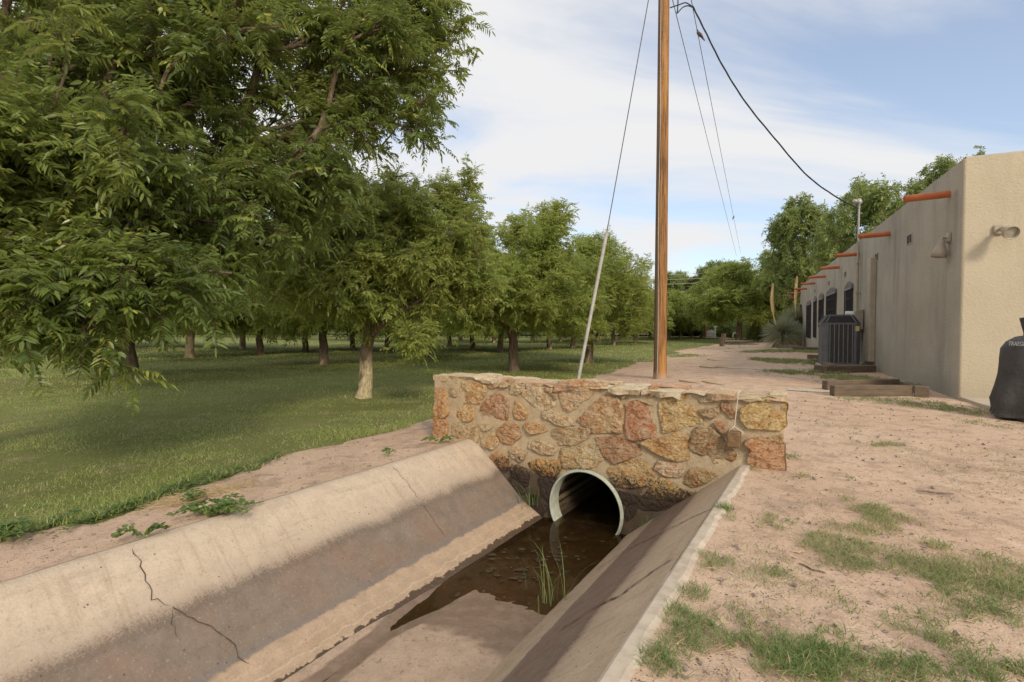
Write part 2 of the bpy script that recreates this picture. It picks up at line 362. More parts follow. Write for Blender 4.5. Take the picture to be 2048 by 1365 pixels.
def leaf_mat(name, c1, c2, c3, back=.35, rough=.42):
    b = NB(name, rough, .45); r = b.attr('rnd'); nf = b.noise(35, 2, .5, vec=b.pos)
    big = b.noise(.9, 3, .6, vec=b.pos)
    c = b.mix(b.rng(r, 0, .8, 0, 1, False), c1, c2); c = b.mix(b.rng(r, .86, 1, 0, 1, False), c, c3)
    c = b.mix(b.rng(big, .4, .65, 0, .45), c, b.mix(.5, c2, c3))
    c = b.mix(b.rng(nf, .35, .65, 0, .35), c, b.mix(1, c, (.62, .66, .6), 'MULTIPLY')); b.r(b.rng(nf, .3, .7, rough * .8, min(1, rough * 1.5)))
    b.col(c); tr = b.n('ShaderNodeBsdfTranslucent'); b.set(tr.inputs[0], b.mix(.5, c, tuple(min(1, x * 2.2) for x in c3)))
    mx = b.n('ShaderNodeMixShader'); mx.inputs[0].default_value = back
    b.t.links.new(b.p.outputs[0], mx.inputs[1]); b.t.links.new(tr.outputs[0], mx.inputs[2]); b.t.links.new(mx.outputs[0], b.o.inputs[0])
    return b.m
def bark_mat(name, a, c, light, fixed=None):
    b = NB(name, .9, .15); n1 = b.noise(3, 6, .7, stretch=(5, 5, 1.1)); n2 = b.noise(14, 5, .7, stretch=(3, 3, .8))
    col = b.mix(b.rng(n1, .4, .62), a, c); col = b.mix(b.rng(n2, .5, .68, 0, .7), col, tuple(x * .4 for x in a))
    z = b.sep(b.co)[2]; rv = b.n('ShaderNodeObjectInfo').outputs['Random']; rv = b.math('MULTIPLY', rv, 1.0) if fixed is None else fixed; lw = b.math('MULTIPLY', b.rng(z, 1.0, .55 if fixed is not None else .35), b.rng(b.noise(2.2, 3, .6, stretch=(1.5, 1.5, .7)), b.math('ADD', b.math('MULTIPLY', rv, .32), .34), b.math('ADD', b.math('MULTIPLY', rv, .32), .42)))
    col = b.mix(lw, col, b.mix(b.rng(n2, .4, .6), light, tuple(x * .55 for x in light))); b.col(col)
    b.bump(b.math('ADD', n1, b.math('MULTIPLY', n2, .8)), 1, .03); return b.m
def stucco(name, c1, c2, stain, bs=.5):
    b = NB(name, .92, .12); v = b.pos; n1 = b.noise(1.1, 6, .65, vec=v); tr = b.noise(27, 5, .62, vec=v, dist=.7); fi = b.noise(170, 3, .7, vec=v)
    c = b.mix(b.rng(n1, .3, .7), c1, c2); st = b.noise(1.6, 6, .65, vec=v, stretch=(1, 1, .16))
    c = b.mix(b.rng(st, .48, .72, 0, stain), c, tuple(x * .62 for x in c1))
    P3 = b.sep(v); tw = b.math('ADD', b.math('MULTIPLY', P3[0], float(HD[0])), b.math('ADD', b.math('MULTIPLY', P3[1], float(HD[1])), -float(HC @ HD) + 1.5))
    dr = b.math('ABSOLUTE', b.math('SUBTRACT', b.math('MODULO', b.math('ADD', tw, b.math('MULTIPLY', n1, .12)), 3.6), 1.86)); drm = b.math('MULTIPLY', b.rng(dr, .16, .02), b.rng(P3[2], 1.6, 3.2, 0, .45)); drm = b.math('MULTIPLY', drm, b.rng(P3[2], 3.25, 3.22))
    c = b.mix(drm, c, tuple(x * .5 for x in c1))
    z = P3[2]; c = b.mix(b.rng(b.math('ADD', z, b.math('MULTIPLY', b.math('SUBTRACT', n1, .5), .5)), .42, 0, 0, .5), c, tuple(a * .72 + .02 for a in c2))
    c = b.mix(b.rng(tr, .56, .7, 0, .22), c, tuple(x * .7 for x in c1)); c = b.mix(b.rng(fi, .55, .75, 0, .3), c, tuple(x * .65 for x in c1))
    b.col(c); b.bump(b.math('ADD', b.math('MULTIPLY', b.rng(tr, .42, .62), .9), b.math('MULTIPLY', fi, .35)), bs, .010); return b.m
def pole_mat():
    b = NB('pole_wood', .8, .2); n1 = b.noise(2.2, 7, .75, stretch=(9, 9, .3)); n2 = b.noise(6, 6, .75, stretch=(8, 8, .16)); n3 = b.noise(.7, 4, .6, stretch=(3, 3, .5))
    c = b.mix(b.rng(n1, .38, .62), (.40, .21, .08), (.235, .11, .042)); c = b.mix(b.rng(n2, .51, .585, 0, .85), c, (.06, .034, .02)); c = b.mix(b.rng(b.noise(11, 5, .7, stretch=(9, 9, .5)), .58, .66, 0, .6), c, (.11, .06, .03))
    c = b.mix(b.rng(n3, .5, .66, 0, .7), c, (.52, .27, .09)); c = b.mix(b.rng(b.noise(5, 5, .6, stretch=(6, 6, .5)), .6, .7, 0, .5), c, (.17, .12, .085))
    sx_ = b.sep(b.co); c = b.mix(b.rng(b.math('ADD', sx_[0], b.math('MULTIPLY', n3, .04)), -.055, -.075, 0, .8), c, (.15, .105, .07))  # weathered grey-brown left side; the shade away from the sun is painted in too
    z = sx_[2]; c = b.mix(b.rng(z, .22, .02, 0, .7), c, (.48, .34, .23))
    b.col(c); b.bump(b.math('ADD', n1, n2), .8, .012); return b.m
def water_mat():
    b = NB('murky_water', .03, .5); tr = b.n('ShaderNodeBsdfTransparent'); tr.inputs[0].default_value = (.62, .52, .36, 1)
    gl = b.n('ShaderNodeBsdfGlossy'); gl.inputs['Roughness'].default_value = .06; gl.inputs[0].default_value = (.95, .95, .95, 1)
    df = b.n('ShaderNodeBsdfDiffuse'); df.inputs[0].default_value = (.06, .043, .024, 1)
    m1 = b.n('ShaderNodeMixShader'); b.set(m1.inputs[0], b.rng(b.noise(7, 5, .65, vec=b.pos), .5, .62, .05, .25)); b.t.links.new(tr.outputs[0], m1.inputs[1]); b.t.links.new(df.outputs[0], m1.inputs[2])
    fr = b.n('ShaderNodeFresnel'); fr.inputs[0].default_value = 1.33; m2 = b.n('ShaderNodeMixShader')
    b.set(m2.inputs[0], b.math('MULTIPLY', fr.outputs[0], .8, clamp=True)); b.t.links.new(m1.outputs[0], m2.inputs[1]); b.t.links.new(gl.outputs[0], m2.inputs[2])
    bp = b.n('ShaderNodeBump'); bp.inputs['Strength'].default_value = .06; bp.inputs['Distance'].default_value = .004; b.set(bp.inputs['Height'], b.noise(9, 3, vec=b.pos)); b.t.links.new(bp.outputs[0], gl.inputs['Normal'])
    b.t.links.new(m2.outputs[0], b.o.inputs[0]); return b.m
def pipe_mat():
    b = NB('pipe_inside', .9, .03); mp = b.n('ShaderNodeMapping'); mp.inputs['Rotation'].default_value = (0, 0, DA); b.set(mp.inputs[0], b.pos); v = mp.outputs[0]; z = b.sep(b.pos)[2]
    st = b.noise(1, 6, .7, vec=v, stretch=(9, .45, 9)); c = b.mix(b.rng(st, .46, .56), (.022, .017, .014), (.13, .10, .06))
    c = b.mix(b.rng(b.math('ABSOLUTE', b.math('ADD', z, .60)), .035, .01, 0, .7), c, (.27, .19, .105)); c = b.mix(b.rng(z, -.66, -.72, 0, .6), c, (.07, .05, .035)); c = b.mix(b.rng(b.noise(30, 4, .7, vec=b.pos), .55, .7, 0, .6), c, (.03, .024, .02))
    b.col(c); b.bump(st, .4, .01); return b.m
M = dict(
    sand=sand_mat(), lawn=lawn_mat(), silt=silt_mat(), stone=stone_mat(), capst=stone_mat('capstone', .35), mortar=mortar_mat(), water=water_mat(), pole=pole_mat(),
    cl=concrete_mat('ditch_concrete', -.365, -.643, .042, (.58, .465, .345), (.185, .145, .112), (.47, .345, .235), -.742, (.19, .17, .155)),
    crr=concrete_mat('ditch_concrete_far', -.26, -.55, .03, (.60, .455, .315), (.20, .14, .105), (.53, .405, .28), -.762, (.24, .20, .17)),
    curb=simple('curb_concrete', (.56, .475, .37), (.43, .35, .265), 13, .9, .4, 60, .004),
    slab=simple('patio_concrete', (.50, .43, .34), (.40, .34, .27), 3, .9, .2, 80, .003),
    grass=leaf_mat('grass_blade', (.19, .25, .044), (.265, .335, .068), (.58, .49, .27), .3, .6),
    bermuda=leaf_mat('bermuda_blade', (.10, .18, .042), (.15, .24, .062), (.52, .42, .23), .25, .6),
    straw=simple('straw', (.50, .38, .22), (.36, .26, .14), 20, .8, 0),
    weed=leaf_mat('weed_leaf', (.085, .15, .04), (.14, .21, .065), (.24, .28, .10), .3, .55),
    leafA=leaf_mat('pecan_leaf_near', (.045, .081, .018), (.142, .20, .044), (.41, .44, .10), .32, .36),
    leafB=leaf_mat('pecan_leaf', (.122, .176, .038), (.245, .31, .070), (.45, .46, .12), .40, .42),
    leafC=leaf_mat('pecan_leaf_far', (.13, .187, .05), (.205, .268, .076), (.37, .39, .13), .30, .5),
    bark=bark_mat('bark', (.15, .105, .075), (.245, .18, .125), (.52, .40, .25)),
    scar=bark_mat('scarred_bark', (.15, .105, .075), (.245, .18, .125), (.66, .54, .33), .12), twig=simple('twig_bark', (.26, .20, .15), (.15, .11, .085), 12, .9, .4, 30, .01),
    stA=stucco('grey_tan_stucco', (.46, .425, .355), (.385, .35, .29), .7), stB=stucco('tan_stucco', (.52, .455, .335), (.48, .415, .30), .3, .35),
    clay=simple('orange_pipe', (.50, .155, .055), (.40, .11, .038), 5, .55, .1, 40, .002),
    dark=simple('dark_opening', (.012, .012, .012), (.02, .02, .02), 5, .8, 0),
    trim=simple('dark_trim', (.20, .18, .16), (.14, .125, .115), 8, .8, .3, 40),
    iron=simple('window_iron', (.035, .03, .035), (.06, .05, .055), 20, .6, .1),
    beige=simple('beige_enamel', (.40, .34, .26), (.33, .28, .21), 4, .5, .08, 30, .002, spec=.4),
    galv=simple('galvanised', (.40, .385, .355), (.30, .285, .26), 14, .45, .1, 50, .001, metal=.35),
    white=simple('white_paint', (.75, .73, .69), (.62, .6, .56), 7, .6, .1),
    acgrey=simple('grey_cabinet', (.15, .15, .158), (.115, .113, .12), 6, .5, .05, 30, .001, spec=.45),
    acdark=simple('fin_panel', (.045, .043, .042), (.075, .07, .06), 30, .6, .4, 120, .003),
    acrib=simple('rib_grey', (.27, .27, .28), (.2, .2, .21), 6, .45, 0, spec=.45),
    timber=simple('old_timber', (.21, .155, .105), (.12, .09, .065), 3, .92, .8, 30, .012, (1, 8, 8)),
    plank=simple('pale_timber', (.56, .42, .26), (.42, .30, .18), 4, .85, .4, 30, .006, (1, 8, 8)),
    cover=simple('grill_cover', (.038, .036, .035), (.06, .055, .052), 4, .7, .6, 9, .04, spec=.5),
    print=simple('cover_print', (.33, .33, .33), (.28, .28, .28), 9, .7, 0),
    pvc=simple('pipe_rim', (.47, .49, .40), (.36, .38, .31), 16, .5, .3, 40, .003, spec=.4),
    pipein=pipe_mat(),
    cable=simple('cable', (.02, .02, .025), (.03, .03, .035), 9, .6, 0), wire=simple('steel_wire', (.12, .115, .11), (.09, .085, .08), 9, .5, 0, metal=.3),
    guard=simple('guy_guard', (.47, .455, .42), (.36, .345, .315), 7, .6, .2, 30, .002), string=simple('string', (.66, .62, .53), (.55, .5, .42), 60, .9, .3, 200, .001),
    block=simple('wood_block', (.24, .15, .075), (.13, .08, .04), 12, .8, .5, 40, .004, (1, 6, 6)),
    crack=simple('crack', (.06, .045, .035), (.11, .08, .06), 40, 1, 0), pebble=simple('pebbles', (.33, .26, .20), (.16, .13, .115), 37, .9, .3, 60),
    sotol=leaf_mat('sotol_leaf', (.22, .26, .16), (.31, .34, .22), (.50, .44, .28), .15, .55), plume=simple('plume', (.92, .70, .38), (.78, .56, .27), 30, .9, .8, 60, .02),
    skirt=simple('dry_skirt', (.34, .26, .15), (.20, .15, .09), 20, .9, .4), asphalt=simple('asphalt', (.20, .19, .185), (.15, .145, .14), 6, .9, .3),
    bird=simple('feathers', (.18, .13, .095), (.10, .075, .06), 30, .8, .2), glass=simple('lamp_glass', (.42, .40, .30), (.3, .29, .22), 9, .15, 0, spec=.7),
    nut=simple('green_nut', (.20, .27, .05), (.15, .21, .04), 20, .5, .1), green=simple('pedestal_green', (.22, .30, .24), (.17, .24, .19), 6, .6, .1), tagm=simple('data_tag', (.55, .45, .18), (.5, .42, .2), 20, .5, 0),
)
# ================================================================ SETTING
rs = np.random.RandomState(7); rnd = random.Random(11)
PL, PR = -3.3, -.53                       # outer edges of the ditch lining
ZL = HT(*PS(PL, 3))                       # height of the left lip
def nz(x, y, z=0, s=1.): return noise.noise(Vector((x * s, y * s, z * s)))
# ground: one sheet in ditch coordinates, with the slot of the channel left open in front of the headwall
def ground():
    s_rows = sorted(set([-60, -30, -15, -8, -5, -3.5, -2.5] + list(np.arange(-2, 12, .125)) + list(np.arange(12, 30, .75)) + [30, 34, 40, 48, 58, 72, 90, 120, 170, 260, 420, 800] + [S0 + .05]))
    s_rows = [q for q in s_rows if abs(q - (S0 + .05)) > .06 or q == S0 + .05]
    lc = [-700, -300, -160, -100, -70, -50, -40, -32, -26, -21, -17, -14, -11.5, -9.5, -8, -7, -6.3] + list(np.arange(-6, PL - .05, .15)) + [PL]
    rc = [PR] + list(np.arange(PR + .1, 6, .125)) + [6.2, 6.6, 7, 8, 9, 10, 11.5, 13, 15, 18, 22, 27, 34, 45, 60, 90, 150, 300, 600]
    mc = list(np.linspace(PL, PR, 22))[1:-1]
    cols = lc + mc + rc; nl, nm = len(lc), len(mc); V = []
    for s in s_rows:
        for p in cols:
            x, y = PS(p, s); z = HT(x, y)
            if abs(p) < 12 and -3 < s < 30:
                e = min(1, max(0, min(abs(p - PL), abs(p - PR)) / .3)) if s < S0 + .1 else 1
                z += e * (.014 * nz(x, y, 0, 1.7) + .007 * nz(x, y, 3, 6) + .004 * nz(x, y, 5, 17))
            V.append((x, y, z))
    nc = len(cols); Fs = []
    for i in range(len(s_rows) - 1):
        for j in range(nc - 1):
            if nl - 1 <= j < nl + nm and s_rows[i] < S0 + .01: continue
            a = i * nc + j; Fs += [a, a + 1, a + nc + 1, a + nc]
    o = link('ground', mesh_np('ground', V, Fs, [4] * (len(Fs) // 4), True, None, [M['sand']])); tag(o, kind='structure')
ground()
# lawn sheet with its ragged edge
EDGE = [(-700, 1330), (-300, 1190), (-60, 1112), (0, 1090), (50, 1071), (120, 1056), (190, 1046), (250, 1028), (330, 1000), (390, 975), (450, 962), (520, 938), (600, 908), (680, 890), (760, 872), (830, 852), (868, 841), (905, 832),
        (1060, 790), (1150, 768), (1205, 751), (1250, 737), (1300, 716), (1345, 704), (1385, 697), (1430, 690), (1446, 684), (1440, 678), (1425, 672.5)]
def lawn():
    pts = [gp(a, b) for a, b in EDGE]; E = []
    for a, b in zip(pts[:-1], pts[1:]):
        n = max(2, int(np.linalg.norm(b - a) / .06)); n = min(n, 90)
        for k in range(n):
            q = a + (b - a) * k / n; d = math.hypot(q[0], q[1]); am = min(.16, .03 + d * .006)
            o_ = am * (1.6 * nz(q[0], q[1], 1, 1.3) + .9 * nz(q[0], q[1], 1, 5) + .4 * nz(q[0], q[1], 1, 16))
            E.append((q[0] + NP[0] * o_, q[1] + NP[1] * o_))
    V = []; offs = [0, .25, .6, 1.1, 1.8, 2.8, 4, 6, 10, 20, 45, 110, 300]
    for x, y in E:
        for k, w_ in enumerate(offs):
            X, Y = x - NP[0] * w_, y - NP[1] * w_; V.append((X, Y, HT(X, Y) + .012 + (.004 if k else 0) + (.016 * nz(X, Y, 2, 1.5) + .01 * abs(nz(X, Y, 2, 5)) if k else 0) - (.02 if k == 0 else 0)))
    n = len(offs); Fs = []
    for i in range(len(E) - 1):
        for k in range(n - 1): a = i * n + k; Fs += [a, a + 1, a + n + 1, a + n]
    o = link('lawn', mesh_np('lawn', V, Fs, [4] * (len(Fs) // 4), True, None, [M['lawn']])); tag(o, kind='structure')
    return np.array(E)
LAWN_E = lawn()
LE_s = LAWN_E @ D; LE_p = LAWN_E @ NP; _o = np.argsort(LE_s); LE_s, LE_p = LE_s[_o], LE_p[_o]
def in_lawn(x, y): return (x * NP[0] + y * NP[1]) < np.interp(x * D[0] + y * D[1], LE_s, LE_p)
# ---------------------------------------------------------------- ditch lining
ditch = thing('irrigation_ditch', None, None, (0, 0, 0)); ditch['kind'] = 'structure'; del ditch['kind']
tag(ditch, 'concrete lined irrigation ditch with dark stained banks running to the culvert', 'ditch')
def strip(name, prof, mat, s0, s1, step, nzamp=.004, parent=ditch):
    ss = np.arange(s0, s1 + 1e-6, step); V = []; sub = []
    for (p0, z0), (p1, z1) in zip(prof[:-1], prof[1:]):
        k = max(1, int(math.hypot(p1 - p0, z1 - z0) / .04)); sub += [(p0 + (p1 - p0) * i / k, z0 + (z1 - z0) * i / k) for i in range(k)]
    sub.append(prof[-1])
    for s in ss:
        for j, (p, z) in enumerate(sub):
            x, y = PS(p, s); d = nzamp * (nz(s, p, z, 1.1) * 2 + nz(s, p, z, 4)); V.append((x, y, z + d))
    n = len(sub); Fs = [q for i in range(len(ss) - 1) for j in range(n - 1) for q in (i * n + j, i * n + j + 1, (i + 1) * n + j + 1, (i + 1) * n + j)]
    return link(name, mesh_np(name, V, Fs, [4] * (len(Fs) // 4), True, None, [mat]), parent)
SE = -6.0
strip('concrete_bank', [(PL - .03, ZL - .14), (PL - .03, ZL + .002), (PL + .015, ZL + .012), (PL + .07, ZL + .004), (PL + .16, ZL - .05), (-2.61, -.638), (-2.57, -.662), (-2.33, -.80), (-2.1, -.93)], M['cl'], SE, S0 - .0, .06)
strip('concrete_bank', [(-1.75, -.93), (-1.58, -.80), (-1.30, -.565), (-.605, .0), (-.60, .006)], M['crr'], SE, S0 - .0, .06)
cb = MB(); ss = np.arange(SE, S0 - .03, .03); V = []
for i, s in enumerate(ss):
    chip = .5 * max(0, nz(s, 2, 0, 2.3)) + .5 * max(0, nz(s, 5, 0, 7)); e = .012 * nz(s, 7, 0, 1.2) + .006 * nz(s, 8, 0, 14)
    prof = [(-.60, -.02), (-.602, .004), (-.588, .013), (PR - .01 + e - chip * .05, .016), (PR + .012 + e - chip * .05, .006 - chip * .01), (PR + .018 + e, -.05)]
    V += [(*PS(p, s), z) for p, z in prof]
cb.add(V, [(i * 6 + j, i * 6 + j + 1, i * 6 + 7 + j, i * 6 + 6 + j) for i in range(len(ss) - 1) for j in range(5)], False)
cb.obj('concrete_lip', M['curb'], ditch)
# cracks: jagged ribbons lying on the banks
def crack(pts, w0, seed, zf):
    r = random.Random(seed); P = []
    for (a, b) in zip(pts[:-1], pts[1:]):
        n = max(2, int(math.hypot(b[0] - a[0], b[1] - a[1]) / .022))
        for k in range(n): P.append((a[0] + (b[0] - a[0]) * k / n + r.uniform(-.008, .008), a[1] + (b[1] - a[1]) * k / n + r.uniform(-.009, .009)))
    P.append(pts[-1]); V = []
    for i, (p, s) in enumerate(P):
        q = P[min(i + 1, len(P) - 1)]; q0 = P[max(0, i - 1)]; t = Vector((q[0] - q0[0], q[1] - q0[1], 0)).normalized(); n_ = Vector((-t.y, t.x, 0))
        w_ = w0 * (.35 + 1.1 * r.random()) * (1 if 0 < i < len(P) - 1 else .1)
        for sg in (-1, 1):
            pp, s2 = p + n_.x * w_ * sg, s + n_.y * w_ * sg; V.append((*PS(pp, s2), zf(pp, s2)))
    m = MB(); m.add(V, [(2 * i, 2 * i + 1, 2 * i + 3, 2 * i + 2) for i in range(len(P) - 1)]); m.obj('crack', M['crack'], ditch)
PRF = [(-3.33, ZL), (PL + .015, ZL + .012), (PL + .07, ZL + .004), (PL + .16, ZL - .05), (-2.61, -.638), (-2.57, -.662), (-2.33, -.80), (-2.1, -.93)]
def zl_(p, s): return np.interp(p, [a for a, b in PRF], [b for a, b in PRF]) + .004 * (nz(s, p, 0, 1.1) * 2 + nz(s, p, 0, 4)) * .0 + .010
def zr_(p, s): return np.interp(p, [-1.75, -1.58, -1.30, -.605], [-.93, -.8, -.565, 0]) + .010
def onL(px, py):                                    # point of the left bank
    r = ray(px, py); best = None
    a, b = (PL + .16, ZL - .05), (-2.61, -.638)
    if True:
        k = (b[1] - a[1]) / (b[0] - a[0]); rp = r[0] * NP[0] + r[1] * NP[1]; t = (a[1] - k * a[0] - H) / (r[2] - k * rp); return rp * t, (r[0] * D[0] + r[1] * D[1]) * t
def onR(px, py):
    r = ray(px, py); a, b = (-1.58, -.8), (-.605, 0); k = (b[1] - a[1]) / (b[0] - a[0]); rp = r[0] * NP[0] + r[1] * NP[1]
    t = (a[1] - k * a[0] - H) / (r[2] - k * rp); return rp * t, (r[0] * D[0] + r[1] * D[1]) * t
crack([onL(*q) for q in [(262, 1094), (275, 1115), (290, 1150), (297, 1175), (305, 1200), (340, 1215)]], .0034, 1, zl_)
crack([onL(*q) for q in [(340, 1215), (375, 1235), (430, 1262), (462, 1285), (480, 1318), (500, 1340)]], .0024, 2, zl_)
crack([onL(*q) for q in [(345, 1222), (345, 1250), (358, 1285)]], .0013, 3, zl_)
crack([onL(*q) for q in [(782, 928), (812, 965), (845, 1010), (890, 1075)]], .0016, 4, zl_)
crack([onR(*q) for q in [(1345, 1122), (1300, 1150), (1240, 1195), (1180, 1225), (1120, 1265)]], .0075, 5, zr_)
crack([onR(*q) for q in [(1448, 1010), (1380, 1040), (1300, 1080), (1250, 1105), (1190, 1145)]], .0055, 6, zr_)
# silt bed and water
def silt():
    V = []; ps_ = np.arange(-2.5, -1.35, .025); ss = np.concatenate([np.arange(SE, S0 + 1.5, .03)])
    for s in ss:
        for p in ps_:
            x, y = PS(p, s); base = float(np.interp(s + .12 * nz(s, p, 0, 1.3), [2.15, 2.42, 2.85, 3.6, 4.6], [-.750, -.7568, -.768, -.787, -.81]))
            c = 1 - ((p + 1.95) / .5) ** 2; z = base + .0012 * nz(x, y, 0, 2.2) + .0015 * nz(x, y, 0, 7) + .0015 * nz(x, y, 0, 25)
            z -= .018 * max(0, 1 - abs(p + 2.27 - .05 * nz(s, 0, 0, 2)) / .13) * (1 if s < 3 else .5)
            V.append((x, y, z))
    n = len(ps_); Fs = [q for i in range(len(ss) - 1) for j in range(n - 1) for q in (i * n + j, i * n + j + 1, (i + 1) * n + j + 1, (i + 1) * n + j)]
    tag(link('silt_bed', mesh_np('silt_bed', V, Fs, [4] * (len(Fs) // 4), True, None, [M['silt']])), kind='structure')
silt()
wm = MB(); wm.add([(*PS(-2.6, 1.2), -.7685), (*PS(-1.35, 1.2), -.7685), (*PS(-1.35, S0 + 8.4), -.7685), (*PS(-2.6, S0 + 8.4), -.7685)], [(0, 1, 2, 3)]); tag(wm.obj('ditch_water', M['water']), kind='structure')
# ---------------------------------------------------------------- headwall
WL, WR, WT, TH = -3.79, -.325, .55, .36
def WX(p, z, dpt=0): x, y = PS(p, S0 + dpt); return (x, y, z)
hw = thing('stone_headwall', 'low wall of mortared orange, red and cream fieldstones built over the round culvert', 'stone wall', WX(-2, 0)[:2] + (0,), 0)
PC, PZ, PRAD = -1.935, -.60, .362
def headwall():
    m = MB(); st = .03; P = np.arange(WL, WR + .001, (WR - WL) / 110); Z = np.arange(-1.0, WT + .001, (WT + 1.0) / 52); V = []; idx = {}
    for i, p in enumerate(P):
        for j, z in enumerate(Z): idx[i, j] = len(V); V.append(WX(p, z, -.008 + .014 * nz(p, z, 0, 3.1) + .01 * nz(p, z, 0, 9)))
    Fs = []
    # snap the grid to the pipe circle
    for k, (i, j) in enumerate(idx):
        p, z = P[i], Z[j]; d = math.hypot(p - PC, z - PZ)
        if abs(d - PRAD) < .022 and d > 0: V[idx[i, j]] = WX(PC + (p - PC) / d * (PRAD + .0), PZ + (z - PZ) / d * PRAD, -.008)
    for i in range(len(P) - 1):
        for j in range(len(Z) - 1):
            cp, cz = (P[i] + P[i + 1]) / 2, (Z[j] + Z[j + 1]) / 2
            if math.hypot(cp - PC, cz - PZ) < PRAD: continue
            Fs.append((idx[i, j], idx[i, j + 1], idx[i + 1, j + 1], idx[i + 1, j])[::-1])
    m.add(V, Fs, True)
    a = [WX(WL, -1, 0), WX(WL, WT, 0), WX(WL, WT, TH), WX(WL, -1, TH)]; b = [WX(WR, -1, 0), WX(WR, WT, 0), WX(WR, WT, TH), WX(WR, -1, TH)]
    m.add(a, [(0, 1, 2, 3)]); m.add(b, [(0, 3, 2, 1)]); m.add([a[1], b[1], b[2], a[2]], [(0, 1, 2, 3)]); q0, q1 = WX(WL, -.2, TH), WX(WR, -.2, TH); m.add([q0, q1, b[2], a[2]], [(3, 2, 1, 0)])
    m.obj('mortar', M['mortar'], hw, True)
headwall()
CA = lambda L_: [(860 + x / 5.389, 730 + y / 5.389) for x, y in L_]
CB = lambda L_: [(1220 + x / 5.389, 740 + y / 5.389) for x, y in L_]
CC = lambda L_: [(1000 + x / 6.827, 900 + y / 6.827) for x, y in L_]
C1 = lambda L_: [(840 + x / 2.56, 700 + y / 2.56) for x, y in L_]
OR, LO, RD, RB, CR, TN, YT, RU, BR, DK = (.50, .26, .10), (.62, .40, .18), (.42, .20, .12), (.36, .16, .095), (.60, .50, .34), (.48, .37, .22), (.55, .40, .17), (.42, .18, .07), (.33, .21, .115), (.10, .065, .05)
